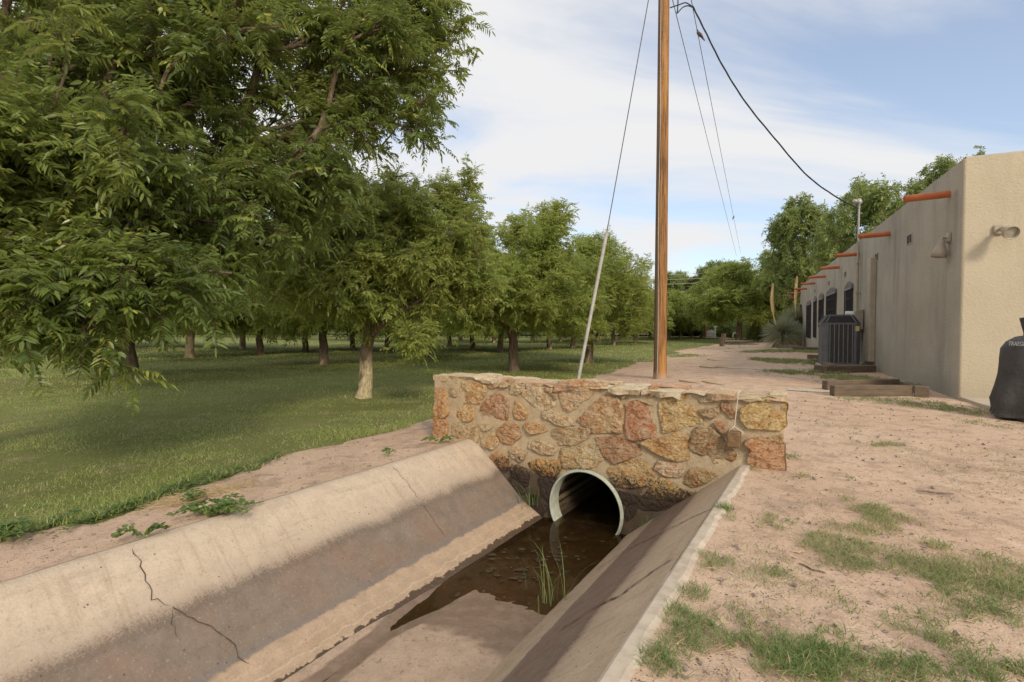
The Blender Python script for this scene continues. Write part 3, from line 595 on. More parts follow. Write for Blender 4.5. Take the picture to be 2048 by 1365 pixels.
STONES = [
 (CA([(360,190),(450,185),(600,220),(605,290),(530,420),(440,395),(330,330)]), LO), (CA([(64,265),(150,265),(190,360),(210,520),(160,555),(66,545),(62,400)]), OR),
 (CA([(60,565),(140,572),(200,640),(190,760),(50,800)]), RU), (CA([(275,420),(370,405),(490,470),(460,590),(420,605),(290,560)]), LO),
 (CA([(250,640),(330,620),(500,670),(525,820),(400,810),(260,760)]), TN), (CA([(650,350),(740,310),(830,370),(850,500),(820,590),(600,600),(560,470),(600,400)]), RD),
 (CA([(870,230),(930,190),(1045,190),(1030,260),(960,325),(870,320)]), CR), (CA([(1010,290),(1120,245),(1280,225),(1360,290),(1340,430),(1250,475),(1180,460),(1030,350)]), CR),
 (CA([(915,500),(940,385),(1000,440),(1060,520),(1040,580),(940,580)]), OR), (CA([(1410,180),(1700,165),(1860,195),(1870,230),(1530,490),(1450,460),(1420,320)]), (.62, .44, .28)),
 (CA([(1225,505),(1330,500),(1480,560),(1560,640),(1440,660),(1360,630),(1240,560)]), CR), (CA([(1030,630),(1150,620),(1240,650),(1270,710),(1200,735),(1090,730)]), OR),
 (CA([(735,700),(870,605),(960,670),(985,760),(900,845),(800,835),(730,760)]), RU), (CA([(530,640),(620,635),(690,665),(640,705),(540,705)]), TN),
 (CA([(550,760),(700,740),(750,830),(700,905),(580,860)]), TN), (CA([(1340,700),(1500,670),(1720,690),(1700,780),(1560,860),(1400,850),(1340,790)]), (.46, .36, .22)),
 (CA([(1080,820),(1200,800),(1350,900),(1340,960),(1180,950),(1080,890)]), CR), (CA([(860,930),(960,880),(1060,920),(1000,1040),(920,1020)]), (.5, .39, .25)),
 (CA([(650,990),(740,945),(850,985),(870,1090),(800,1170),(700,1080)]), OR), (CA([(1600,580),(1650,545),(1700,600),(1720,670),(1650,640)]), RB),
 (C1([(850,320),(880,290),(935,240),(1010,250),(1035,300),(1030,415),(890,418),(860,370)]), (.58, .37, .20)), (CA([(1430,900),(1640,860),(1840,880),(1860,1010),(1760,1090),(1480,1110),(1420,1000)]), (.52, .42, .24)),
 (C1([(905,450),(1010,450),(1120,480),(1135,530),(1000,575),(955,540)]), RB), (CB([(190,370),(300,350),(520,420),(525,500),(490,640),(480,710),(270,740),(195,690)]), (.46, .20, .13)),
 (CB([(540,360),(700,260),(860,310),(950,460),(995,560),(700,630),(600,660),(560,520)]), YT), (CB([(110,230),(230,215),(220,260),(150,310)]), TN), (CB([(420,190),(500,190),(520,270),(440,295)]), OR),
 (CB([(960,430),(1100,415),(1180,380),(1190,430),(1130,520),(1030,500)]), BR), (CB([(1205,360),(1290,350),(1340,420),(1350,520),(1290,510),(1220,440)]), RB),
 (CB([(1430,430),(1500,380),(1720,300),(1890,370),(1880,600),(1830,645),(1650,620),(1500,620),(1430,520)]), (.56, .41, .16)), (CB([(1130,570),(1200,560),(1290,640),(1300,690),(1230,690)]), RB),
 (CB([(370,780),(440,740),(650,720),(700,670),(790,665),(840,720),(840,950),(740,970),(500,880)]), (.50, .28, .09)), (CB([(880,820),(900,720),(920,640),(1000,610),(1100,640),(1200,740),(1340,900),(1330,950),(1140,1045),(1020,930),(890,850)]), (.35, .235, .13)),
 (CB([(1480,990),(1530,850),(1460,800),(1500,760),(1640,740),(1860,800),(1872,1080),(1800,1092),(1600,1050),(1540,1030)]), (.44, .19, .09)), (CB([(1700,720),(1865,700),(1865,785),(1740,765)]), TN),
 (CB([(495,1060),(540,980),(700,1000),(800,1080),(760,1150),(640,1150)]), (.6, .48, .36)), (C1([(975,610),(1080,560),(1150,570),(1205,650),(1200,680),(1100,705),(1000,690)]), (.46, .30, .12)),
 (C1([(1355,680),(1390,610),(1450,605),(1520,640),(1460,680),(1400,700)]), (.40, .27, .12)), (C1([(1115,790),(1200,690),(1240,655),(1300,700),(1400,740),(1330,790),(1230,812),(1150,815)]), (.52, .36, .13)),
 (CC([(400,180),(560,130),(800,140),(830,260),(760,350),(600,350),(430,240)]), (.58, .32, .07)), (CC([(150,260),(240,200),(390,300),(400,480),(330,500),(180,370)]), (.12, .08, .065)),
 (CC([(130,370),(250,420),(380,560),(320,600),(200,480)]), (.40, .25, .13)), (CC([(560,380),(760,380),(745,520),(715,700),(640,650),(580,500)]), DK),
 (CC([(1640,560),(1900,620),(1880,700),(1720,740),(1680,640)]), (.16, .09, .07)), (CC([(1730,760),(1900,730),(1830,900),(1745,960)]), (.12, .08, .055)),
 (CC([(420,620),(560,640),(650,800),(560,900),(430,760)]), (.16, .11, .07)), (CB([(960,290),(1160,300),(1130,335),(970,345)]), TN), (CA([(640,160),(780,170),(760,230),(690,250),(640,250)]), CR),
 (CA([(230,250),(310,260),(300,350),(240,350)]), (.44, .34, .21)), (CA([(790,170),(920,160),(850,230),(770,245)]), TN), (CA([(1190,250),(1290,255),(1370,370),(1350,300)]), (.4, .2, .1)),
 (CB([(0,300),(60,310),(90,420),(60,560),(0,600)]), (.55, .36, .2)),
]
def stones():
    r = random.Random(5); m = MB()
    for k, (poly, c) in enumerate(STONES):
        W = [wp(*q) for q in poly]; n0 = len(W); cp = sum(q[0] for q in W) / n0; cz = sum(q[1] for q in W) / n0
        O = []
        for i in range(n0):
            a, b = W[i], W[(i + 1) % n0]; L_ = math.hypot(a[0] - b[0], a[1] - b[1]); n = max(2, int(L_ / .016))
            for j in range(n):
                t = j / n; p, z = a[0] + (b[0] - a[0]) * t, a[1] + (b[1] - a[1]) * t; d = math.hypot(p - cp, z - cz) + 1e-6; e = .009 * nz(p, z, k, 26) + .009 * nz(p, z, k, 11)
                O.append((p + (p - cp) / d * e, z + (z - cz) / d * e))
        # soften the corners
        for _ in range(1): O = [((O[i - 1][0] + 2 * O[i][0] + O[(i + 1) % len(O)][0]) / 4, (O[i - 1][1] + 2 * O[i][1] + O[(i + 1) % len(O)][1]) / 4) for i in range(len(O))]
        O = [(cp + (q[0] - cp) * 1.12, cz + (q[1] - cz) * 1.12) for q in O]; size = max(math.hypot(q[0] - cp, q[1] - cz) for q in O); hgt = .026 + .022 * size + r.uniform(-.004, .008); tx, tz = r.uniform(-.12, .12), r.uniform(-.12, .12)
        PLN = [(r.uniform(-.2, .2), r.uniform(-.2, .2), r.uniform(.004, .014)) for _ in range(5)]
        rings = [(1.0, -.02), (1.0, .45), (.985, .8), (.95, .95), (.88, 1.0), (.79, 1.0), (.69, 1.0), (.58, 1.0), (.47, 1.0), (.35, 1.0), (.23, 1.0), (.11, 1.0)]; V = []; n = len(O)
        for sc_, hh in rings:
            for p, z in O:
                P, Z = cp + (p - cp) * sc_, cz + (z - cz) * sc_; f = (tx * (P - cp) + tz * (Z - cz)) * (1 if hh > .5 else .3) + (max(-.010, min(a_ * (P - cp) + b_ * (Z - cz) + c_ for a_, b_, c_ in PLN)) if hh > .7 else 0)
                rough = (.014 * nz(P, Z, k * 3.1, 9) + .016 * abs(nz(P, Z, k, 15)) + .007 * nz(P, Z, k, 40)) * (1 if hh > .3 else 0)
                V.append(WX(P, Z, -(max(0, hh) * hgt + f + rough) + (.03 if hh < 0 else 0)))
        V.append(WX(cp, cz, -hgt)); Fs = [(i * n + j, i * n + (j + 1) % n, (i + 1) * n + (j + 1) % n, (i + 1) * n + j) for i in range(len(rings) - 1) for j in range(n)]
        Fs += [((len(rings) - 1) * n + j, (len(rings) - 1) * n + (j + 1) % n, len(V) - 1) for j in range(n)]
        v = r.uniform(.9, 1.1); m.add(V, Fs, False, (c[0] * v, c[1] * v, c[2] * v, 1))
    # stones set in the right-hand end and the left-hand end of the wall
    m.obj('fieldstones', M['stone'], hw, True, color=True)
    # cap slabs
    m = MB(); p = WL - .03; cols = [(.70, .58, .41), (.72, .60, .43), (.62, .49, .32), (.68, .52, .35), (.58, .30, .20), (.74, .65, .5), (.62, .40, .26), (.56, .30, .2)]
    while p < WR + .02:
        wd = r.uniform(.07, .42); q = min(p + wd, WR + .03); rows = ((-.035, TH * r.uniform(.35, .6)), (None, TH + .02))
        a = -.05 + r.uniform(-.02, .035); b = rows[0][1]
        for (y0, y1, cc) in ((a, b, r.choice(cols)), (b + .012, TH + .02, r.choice(cols))):
            nx, ny = 7, 5; zt = WT + .018 + r.uniform(-.016, .014); zb = WT - r.uniform(.002, .055); V = []
            for lay in (0, 1):
                for i in range(nx):
                    for j in range(ny):
                        u = p + .006 + (q - p - .012) * i / (nx - 1); w_ = y0 + (y1 - y0) * j / (ny - 1); e = .045
                        if j == 0: w_ += e * nz(u, lay, p, 9) + (.012 if lay == 0 else 0)
                        if i in (0, nx - 1): u += .012 * nz(w_, lay, p, 9) * (1 if lay else 1)
                        if lay and (i in (0, nx - 1) or j in (0, ny - 1)): dz = -.010
                        else: dz = 0
                        z = (zb + .03 * nz(u, w_, 4, 11)) if lay == 0 else zt + dz + .014 * nz(u, w_, 1, 9) + .012 * math.sin((u - WL) * 3.1) * .6
                        V.append(WX(u, z, w_))
            g = lambda l, i, j: l * nx * ny + i * ny + j; Fs = []
            for i in range(nx - 1):
                for j in range(ny - 1): Fs += [(g(1, i, j), g(1, i + 1, j), g(1, i + 1, j + 1), g(1, i, j + 1)), (g(0, i, j), g(0, i, j + 1), g(0, i + 1, j + 1), g(0, i + 1, j))]
                Fs += [(g(0, i, 0), g(0, i + 1, 0), g(1, i + 1, 0), g(1, i, 0)), (g(0, i, ny - 1), g(1, i, ny - 1), g(1, i + 1, ny - 1), g(0, i + 1, ny - 1))]
            for j in range(ny - 1): Fs += [(g(0, 0, j), g(1, 0, j), g(1, 0, j + 1), g(0, 0, j + 1)), (g(0, nx - 1, j), g(0, nx - 1, j + 1), g(1, nx - 1, j + 1), g(1, nx - 1, j))]
            m.add(V, Fs, False, (*cc, 1))
        p = q + r.uniform(.004, .014)
    m.obj('capstones', M['capst'], hw, True, color=True)
stones()
# culvert pipe
cv = thing('culvert_pipe', 'round drain pipe with a pale greenish rim coming through the stone wall', 'pipe', WX(PC, PZ - PRAD))
ax = Vector((D[0], D[1], 0)); c0 = Vector(WX(PC, PZ, -.055))
m = MB(); ro, ri = PRAD + .004, PRAD - .014
m.lathe([(ri, .19), (ri, 0), (ri + .004, -.006), (ro - .004, -.006), (ro, 0), (ro, .14)], c0, ax, 72)
m.lathe([(ro + .001, .012), (ro + .007, .014), (ro + .007, .03), (ro + .001, .032)], c0, ax, 72); m.obj('pipe_rim', M['pvc'], cv, True)
m = MB(); pr = [(ri - .001, .16)]
for k in range(190): pr.append((ri - .002 - .0015 * (k % 2), .165 + k * .045))
pr.append((.001, .06 + 191 * .045)); m.lathe(pr, c0, ax, 48); m.obj('pipe_bore', M['pipein'], cv, True)
# hanging block on a string
m = MB(); a = Vector(WX(*wp(1478, 777), -.045)); b = Vector(WX(*wp(1472, 851), -.075)); up = Vector(WX(*wp(1479, 775), .05)); up.z = WT + .035; a.z = WT + .03
hb = thing('hanging_block', 'small weathered wood block tied with white string to the front of the wall', 'wood block', tuple(b))
m.tube([up, a, a + Vector((0, 0, -.02)), b], .003, 5)
for px_, py_ in ((1457, 862), (1490, 862)): m.tube([b, Vector(WX(*wp(px_, py_), -.085)), Vector(WX(*wp(px_ + (4 if px_ < 1470 else -2), py_ + 5), -.09))], .0028, 5)
m.tube([b + Vector((-.02, 0, -.012)), b + Vector((-.005, -.005, .004)), b + Vector((.012, 0, -.008))], .004, 5); m.obj('string', M['string'], hb, True)
m = MB(); (p0, z0), (p1, z1) = wp(1458, 889), wp(1484, 861)
m.bbox(p0, p1, -.115, -.035, z0, z1, .006); m.v = [WX(x, z, y) for x, y, z in m.v]; m.obj('block', M['block'], hb, True)
# ---------------------------------------------------------------- house
HB_ = Matrix(((HD[0], HN[0], 0, HC[0]), (HD[1], HN[1], 0, HC[1]), (0, 0, 1, 0), (0, 0, 0, 1)))
def hx(t, u, z): return (HC[0] + HD[0] * t + HN[0] * u, HC[1] + HD[1] * t + HN[1] * u, z)      # t along side wall, u into the house
house = thing('adobe_house', 'long stucco house with orange roof drains, grey side wall and sunlit tan end', 'house', hx(0, 0, 0))
HL, HZ = 26.6, 3.66
m = MB(); nseg = 60; V = []; rr = .05
def sidegrid(m, pts_fn, n, k):
    V = [pts_fn(i / n, j / k) for i in range(n + 1) for j in range(k + 1)]
    m.add(V, [(i * (k + 1) + j, (i + 1) * (k + 1) + j, (i + 1) * (k + 1) + j + 1, i * (k + 1) + j + 1) for i in range(n) for j in range(k)], True)
top = lambda t: HZ + .012 * nz(t, 0, 0, .8)
sidegrid(m, lambda a, b: hx(.03 + (HL - .03) * a, .006 * nz(a * HL, b * 4, 0, .9), -.2 + b * (top(a * HL) + .17)), 90, 14)
m.add([hx(HL, 0, -.2), hx(HL, 12, -.2), hx(HL, 12, HZ), hx(HL, 0, HZ)], [(0, 1, 2, 3)])
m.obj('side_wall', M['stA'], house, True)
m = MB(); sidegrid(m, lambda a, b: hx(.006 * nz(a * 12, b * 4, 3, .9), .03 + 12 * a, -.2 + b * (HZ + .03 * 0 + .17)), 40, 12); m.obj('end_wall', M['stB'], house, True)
m = MB(); V = []; prof = [(.03, 0), (.012, .004), (.003, .013), (0, .03)]      # rounded corner
for z in np.linspace(-.2, HZ - .03, 14): V += [hx(a + .004 * nz(z, 0, 0, 3), b + .004 * nz(z, 0, 0, 3), z) for a, b in prof]
m.add(V, [(i * 4 + j, i * 4 + j + 1, i * 4 + 5 + j, i * 4 + 4 + j) for i in range(13) for j in range(3)], True); m.obj('corner', M['stB'], house, True)
m = MB(); ss_ = [(0, 0), (HL, 0), (HL, 12), (0, 12)]
m.add([hx(.03, .03, HZ), hx(HL, .03, HZ), hx(HL, .25, HZ + .01), hx(.25, .25, HZ + .01)], [(0, 1, 2, 3)]); m.add([hx(.03, .03, HZ), hx(.25, .25, HZ + .01), hx(.25, 12, HZ + .01), hx(.03, 12, HZ)], [(0, 1, 2, 3)])
m.add([hx(0.03, 0, HZ - .03), hx(HL, 0, HZ - .03), hx(HL, .03, HZ), hx(.03, .03, HZ)], [(0, 1, 2, 3)], True); m.add([hx(0, .03, HZ - .03), hx(.03, .03, HZ), hx(.03, 12, HZ), hx(0, 12, HZ - .03)], [(0, 1, 2, 3)], True)
m.add([hx(.25, .25, HZ - .25), hx(HL, .25, HZ - .25), hx(HL, 12, HZ - .25), hx(.25, 12, HZ - .25)], [(0, 1, 2, 3)])
m.obj('parapet', M['stA'], house, True)
# roof drains
for k, (px_, py_) in enumerate([(1900, 376), (1780, 463), (1719, 505), (1679, 533), (1651, 552), (1630.5, 566), (1614, 576), (1602, 586)]):
    t, z = hp(px_, py_); rad = .056; m = MB(); ln = .62; ax_ = Vector((-HN[0], -HN[1], -.03)); c = Vector(hx(t, .02, 3.235))
    m.lathe([(rad - .008, ln - .08), (rad - .006, ln), (rad, ln), (rad, 0)], c, ax_, 20); m.obj('roof_drain', M['clay'], house, True)
    m = MB(); m.lathe([(.0005, ln - .10), (rad - .008, ln - .10)], c, ax_, 20); m.obj('drain_bore', M['dark'], house, True)
# windows on the side wall
def win(x0, x1, ytop, ybot, head, zs=None):
    t1, _ = hp(x0, ybot); t0, _ = hp(x1, ybot); zt = hp((x0 + x1) / 2, ytop)[1]; zb = hp((x0 + x1) / 2, ybot)[1]
    f = MB(); f.prism([(t0 - .03, zb - .03), (t1 + .03, zb - .03), (t1 + .03, zt), (t0 - .03, zt)], -.028, .03, T=lambda a, b, c: hx(a, c, b)); w_ = f.obj('window', M['iron'], house, True)
    g = MB(); g.box(0, 1, 0, 1, 0, 1); g = MB(); g.prism([(t0 + .03, zb + .03), (t1 - .03, zb + .03), (t1 - .03, zt - .02), (t0 + .03, zt - .02)], -.034, -.029, T=lambda a, b, c: hx(a, c, b)); g.obj('pane', M['dark'], w_, True)
    g = MB(); n = max(2, int((t1 - t0) / .13))
    for i in range(1, n): q = t0 + (t1 - t0) * i / n; g.tube([hx(q, -.07, zb + .02), hx(q, -.07, zt - .02)], .008, 5)
    for q in np.arange(zb + .12, zt, .38): g.tube([hx(t0 + .02, -.07, q), hx(t1 - .02, -.07, q)], .009, 5)
    for q in (t0 + .02, t1 - .02): g.tube([hx(q, -.07, zb), hx(q, -.07, zt)], .012, 5)
    for q in (t0 + .02, t1 - .02):
        for zz in (zb + .02, zt - .05): g.tube([hx(q, -.07, zz), hx(q, -.02, zz)], .008, 5)
    g.obj('window_bars', M['iron'], w_, True)
    if head:
        g = MB(); tm = (t0 + t1) / 2; g.prism([(t0 - .08, zt - .03), (t1 + .08, zt - .03), (t1 + .06, zt + head * .45), (tm, zt + head), (t0 - .06, zt + head * .45)], -.06, .02, T=lambda a, b, c: hx(a, c, b)); g.obj('window_head', M['trim'], w_, True)
        g = MB(); g.prism([(t0 - .10, zt - .05), (t1 + .10, zt - .05), (t1 + .10, zt), (t0 - .10, zt)], -.075, -.061, T=lambda a, b, c: hx(a, c, b)); g.obj('window_trim', M['acrib'], w_, True)
win(1693, 1705.5, 577.5, 630, .22); win(1655.5, 1672.5, 588, 645, .24); win(1640, 1647, 598, 655, .26)
win(1629, 1632.6, 602, 675, .22); win(1618.6, 1621.6, 609, 676, .2); win(1614.8, 1617.6, 610, 675, .2); win(1600.6, 1602.5, 610, 671, 0)
# small vents in the wall
for (x0, y0, x1, y1) in [(1815, 441, 1824.5, 458), (1748, 486, 1757, 499), (1688, 529, 1693, 538), (1657, 551, 1659.5, 558), (1629, 575, 1631, 581)]:
    t1, zt = hp(x0, y0); t0, zb = hp(x1, y1); zc = 2.86; t0, t1 = min(t0, t1), max(t0, t1)
    if t1 - t0 > .32: t1 = t0 + .32
    v = MB(); v.prism([(t0, zc - .08), (t1, zc - .08), (t1, zc + .08), (t0, zc + .08)], -.004, .02, T=lambda a, b, c: hx(a, c, b)); vv = v.obj('wall_vent', M['dark'], house, True)
    g = MB()
    for a, b, c_, d in ((t0 - .02, zc - .1, t1 + .02, zc - .08), (t0 - .02, zc + .08, t1 + .02, zc + .1), (t0 - .02, zc - .08, t0, zc + .08), (t1, zc - .08, t1 + .02, zc + .08), ((t0 + t1) / 2 - .006, zc - .08, (t0 + t1) / 2 + .006, zc + .08)):
        g.prism([(a, b), (c_, b), (c_, d), (a, d)], -.012, .02, T=lambda a, b, c: hx(a, c, b))
    g.obj('vent_frame', M['stA'], vv, True)
# conduit mast, duct, meter box
t0, _ = hp(1721, 560); tm_ = t0
mast = Vector(hx(tm_, -.07, 0)); ms = thing('service_mast', 'tall beige conduit mast with a weatherhead rising up the grey wall past the roof', 'conduit', (mast.x, mast.y, 0))
m = MB(); m.tube([mast + Vector((0, 0, .05)), mast + Vector((0, 0, 3.5))], .033, 12); m.obj('conduit', M['beige'], ms, True)
m = MB(); m.tube([mast + Vector((0, 0, 3.5)), mast + Vector((0, 0, 4.62))], .026, 12); m.obj('mast_pipe', M['galv'], ms, True)
m = MB(); m.lathe([(.001, 4.80), (.05, 4.78), (.085, 4.70), (.08, 4.66), (.04, 4.63), (.034, 4.5)], mast, Vector((0, 0, 1)), 14); m.lathe([(.001, .0), (.05, .01), (.07, .06), (.05, .1), (.001, .12)], mast + Vector((-.09, -.03, 4.72)), Vector((-.9, -.2, -.35)), 12); m.obj('weatherhead', M['galv'], ms, True)
for z in (1.2, 2.1, 2.95):
    m = MB(); m.box(-.09, .09, -.075, .0, z - .02, z + .02); m.v = [hx(tm_ + x, -.035 + y, z) for x, y, z in m.v]; m.obj('pipe_strap', M['beige'], ms, True)
tb, zb0 = hp(1724, 658); zt0 = hp(1724, 620)[1]
el = thing('meter_box', 'beige electric meter box on the grey wall behind the air conditioner', 'meter box', hx(tb, -.1, zb0))
m = MB(); m.bbox(tb - .32, tb + .0, -.2, -.02, zb0, zt0, .012); m.v = [hx(x, y, z) for x, y, z in m.v]; m.obj('box', M['beige'], el, True)
m = MB(); m.bbox(tb - .30, tb - .02, -.212, -.201, zb0 + .03, zt0 - .05, .004); m.v = [hx(x, y, z) for x, y, z in m.v]; m.obj('box_cover', M['beige'], el, True)
m = MB(); pth = [hx(tb - .1, -.08, zb0), hx(tb - .1, -.08, .95), hx(tb - .15, -.08, .5), hx(tb - .3, -.1, .12), hx(tb - .6, -.1, .1), hx(tb - 1.0, -.08, .15), hx(tb - 1.15, -.06, .35)]
m.tube(pth, .022, 8); m.tube([(a + .03, b - .04, c - .03) for a, b, c in pth], .018, 8); m.tube([hx(tb - .02, -.07, zb0), hx(tb - .02, -.07, .0)], .035, 10); m.obj('cable_loop', M['galv'], el, True)
m = MB(); m.bbox(tb - .12, tb + .06, -.13, -.03, zb0 - .32, zb0 - .01, .01); m.v = [hx(x, y, z) for x, y, z in m.v]; m.obj('junction_box', M['beige'], el, True)
td, zd = hp(1748, 486); td0 = hp(1752, 600)[0]; td1 = hp(1743, 600)[0]
m = MB(); m.bbox(td0, td1 - .1, -.13, .0, .22, 2.86, .012); m.v = [hx(x, y, z) for x, y, z in m.v]
dc = single(m, 'wall_duct', M['beige'], hx(td0, 0, .22), 'flat beige vertical duct cover on the grey wall, right of the conduit mast', 'duct')
m = MB(); tv, zv = hp(1708, 629); m.lathe([(.001, .2), (.09, .2), (.095, .19), (.095, 0)], Vector(hx(tv, -.02, zv)), Vector((-HN[0], -HN[1], 0)), 18)
single(m, 'dryer_vent', M['white'], hx(tv, 0, zv), 'round white vent cap on the wall just above the air conditioner', 'vent')
# floodlights
def flood(name, label, mount, nrm, aim, s=1.0):
    mount = Vector(mount); nrm = Vector(nrm).normalized(); aim = Vector(aim).normalized(); side = nrm.cross(Vector((0, 0, 1)))
    t = thing(name, label, 'floodlight', tuple(mount), 0, 'floodlights on the house')
    m = MB(); V = []
    for d_, q in ((0, .058), (.022, .058), (.03, .05)):
        for k in range(16):
            a = 2 * math.pi * k / 16; ca, sa = math.cos(a), math.sin(a); e = (abs(ca) ** 4 + abs(sa) ** 4) ** -.25; V.append(mount + nrm * d_ * s + side * ca * q * e * s * 1 + Vector((0, 0, 1)) * sa * q * e * s * 1.1)
    m.add(V, [(i * 16 + k, i * 16 + (k + 1) % 16, (i + 1) * 16 + (k + 1) % 16, (i + 1) * 16 + k) for i in range(2) for k in range(16)] + [tuple(range(32, 48))], False); m.obj('wall_plate', M['beige'], t, True)
    j = mount + nrm * .07 * s; m = MB(); m.tube([mount + nrm * .02 * s, j], .013 * s, 8); m.tube([j - aim * .02, j + aim * .06], .016 * s, 8); m.obj('arm', M['galv'], t, True)
    m = MB(); c = j + aim * .02 * s; m.lathe([(.001, 0), (.032 * s, .0), (.036 * s, .05 * s), (.062 * s, .12 * s), (.078 * s, .15 * s), (.082 * s, .215 * s), (.076 * s, .215 * s), (.07 * s, .17 * s)], c, aim, 28); m.obj('lamp_hood', M['beige'], t, True)
    m = MB(); m.lathe([(.0, .188 * s), (.04 * s, .186 * s), (.0725 * s, .178 * s)], c, aim, 24); m.obj('lamp_lens', M['glass'], t, True)
tf, zf = hp(1900, 476); flood('floodlight', 'beige cone floodlight hanging from the shaded grey wall near the corner', hx(tf, -.005, zf), (-HN[0], -HN[1], 0), (-HN[0] * .18 + .1 * HD[0], -HN[1] * .18, -1), 1.3)
uf, zf = fp(1997, 460); flood('floodlight', 'round floodlight with its glass facing out on the sunlit tan wall', hx(-.005, uf, zf), (-HD[0], -HD[1], 0), (-HD[0] * 1.0 + .15 * HN[0], -HD[1] * 1.0 + .15 * HN[1], -.42), 1.15)
# patio slab
m = MB(); m.prism([(-9, .02), (-.0, .02), (-.0, 9), (-9, 9)], -.15, .045, T=lambda a, b, c: hx(a, b, c)); tag(m.obj('patio', M['slab']), kind='structure')
# ---------------------------------------------------------------- air conditioner
ac0 = zp(1678, 736, 0); acR = hp(1700, 700)[0]
ang = math.atan2(HD[1], HD[0])
def ac():
    c = zp(1676, 738, 0); w_ = (1711 - 1640) / F * c[1] * .92; cy = c[1] + w_ * .45; c = np.array([c[0] * cy / c[1] * 1.0, cy]); 
    t = thing('air_conditioner', 'tall dark grey ribbed air conditioner unit with a black louvred top beside the house wall', 'air conditioner', (c[0], c[1], 0), ang - math.pi / 2 + R(0))
    h = w_ / 2; ch = .09; z0, z1, z2 = .09, 1.22, 1.42
    oct_ = lambda a, k: [(-a + k, -a), (a - k, -a), (a, -a + k), (a, a - k), (a - k, a), (-a + k, a), (-a, a - k), (-a, -a + k)]
    m = MB(); m.prism(oct_(h - .012, ch), z0 + .04, z1 - .03); m.obj('fin_panel', M['acdark'], t)
    m = MB(); m.prism(oct_(h, ch), z0, z0 + .07); m.prism(oct_(h + .012, ch), z1 - .05, z1); 
    for sx_ in (-1, 1):
        for sy_ in (-1, 1): m.prism([(sx_ * (h + .001), sy_ * (h - ch - .06)), (sx_ * (h + .001), sy_ * (h - ch)), (sx_ * (h - ch), sy_ * (h + .001)), (sx_ * (h - ch - .06), sy_ * (h + .001)), (sx_ * (h - ch - .06), sy_ * (h - .03)), (sx_ * (h - .03), sy_ * (h - ch - .06))], z0 + .07, z1 - .05)
    m.obj('cabinet', M['acgrey'], t)
    m = MB(); n = 6
    for q in np.linspace(-h + ch + .09, h - ch - .09, n):
        for s_ in (-1, 1):
            m.box(q - .007, q + .007, s_ * h - .012, s_ * h + .006, z0 + .07, z1 - .05); m.box(s_ * h - .012, s_ * h + .006, q - .007, q + .007, z0 + .07, z1 - .05)
    m.obj('ribs', M['acrib'], t)
    # louvred top
    m = MB(); A = oct_(h - .01, ch); B = oct_(h - .13, ch * .7); V = [(x, y, z1) for x, y in A] + [(x, y, z2 - .02) for x, y in B]
    m.add(V, [(i, (i + 1) % 8, 8 + (i + 1) % 8, 8 + i) for i in range(8)]); m.obj('top_louvres', M['dark'], t)
    m = MB()
    for k in range(7):
        f = (k + .5) / 7; a = (h - .01) * (1 - f) + (h - .13) * f + .006; P = oct_(a, ch * (1 - .3 * f)); m.tube([(x, y, z1 + (z2 - .02 - z1) * f) for x, y in P + P[:1]], .005, 4)
    for i in range(8): x, y = A[i]; X, Y = B[i]; m.tube([(x * 1.01, y * 1.01, z1), (X * 1.02, Y * 1.02, z2 - .01)], .016, 6)
    m.obj('top_frame', M['acgrey'], t)
    m = MB(); m.prism(oct_(h - .12, ch * .7), z2 - .02, z2 + .01); m.prism(oct_(h - .2, ch * .7), z2 + .01, z2 + .022); m.obj('top_lid', M['acgrey'], t)
    m = MB(); m.box(h - .12, h - .03, -h - .0, -h - .004 + .0, 1.0, 1.13); m.v = [(x, y - .006, z) for x, y, z in m.v]; m.obj('data_plate', M['tagm'], t)
    m = MB(); m.prism([(-h - .05, -h - .05), (h + .05, -h - .05), (h + .05, h + .05), (-h - .05, h + .05)], -.05, z0 - .001); m.obj('base_pad', M['slab'], t)
ac()
# ---------------------------------------------------------------- timbers
def beam(px0, py0, px1, py1, th, hgt, mat, name, label, cat, group=None, ez=0, extra=None):
    a, b = gp(px0, py0), gp(px1, py1); v = b - a; L_ = math.hypot(v[0], v[1]); rz = math.atan2(v[1], v[0]); m = MB()
    m.bbox(0, L_, 0, th, -.04, hgt, .008)
    o = m.obj(name, mat); o.location = (a[0], a[1], a[2] + ez); o.rotation_euler = (0, 0, rz); MW[o.name] = Matrix.Translation(Vector(o.location)) @ Matrix.Rotation(rz, 4, 'Z')
    return tag(o, label, cat, group)
G_ = 'old timbers edging the beds along the house'; G2 = 'pale steps of sawn timber sunk in the sand path'
beam(1669, 793, 1826, 793.5, .14, .17, M['timber'], 'garden_timber', 'long squared timber with a sunlit top, front edge of the nearest bed', 'timber', G_)
beam(1828, 794, 1859, 796, .16, .17, M['timber'], 'garden_timber', 'short timber block closing the right end of the nearest bed', 'timber', G_)
beam(1655, 782, 1800, 778, .13, .17, M['timber'], 'garden_timber', 'timber forming the back edge of the nearest bed, partly behind the front one', 'timber', G_)
beam(1800, 778, 1835, 790, .13, .13, M['timber'], 'garden_timber', 'dark timber crossing the nearest bed towards the wall', 'timber', G_)
beam(1644, 739, 1658, 746, .16, .19, M['timber'], 'garden_timber', 'stubby grey timber end at the left corner of the bed under the air conditioner', 'timber', G_)
beam(1653, 747, 1753, 745.5, .42, .17, M['timber'], 'garden_timber', 'wide flat weathered timber under the front of the air conditioner', 'timber', G_)
beam(1585, 702, 1636, 703, .16, .18, M['timber'], 'garden_timber', 'dark grey timber lying by the far wall with a hose end above it', 'timber', G_)
beam(1556, 697, 1606, 698, .2, .2, M['timber'], 'garden_timber', 'brown timber at the foot of the spiky plants', 'timber', G_)
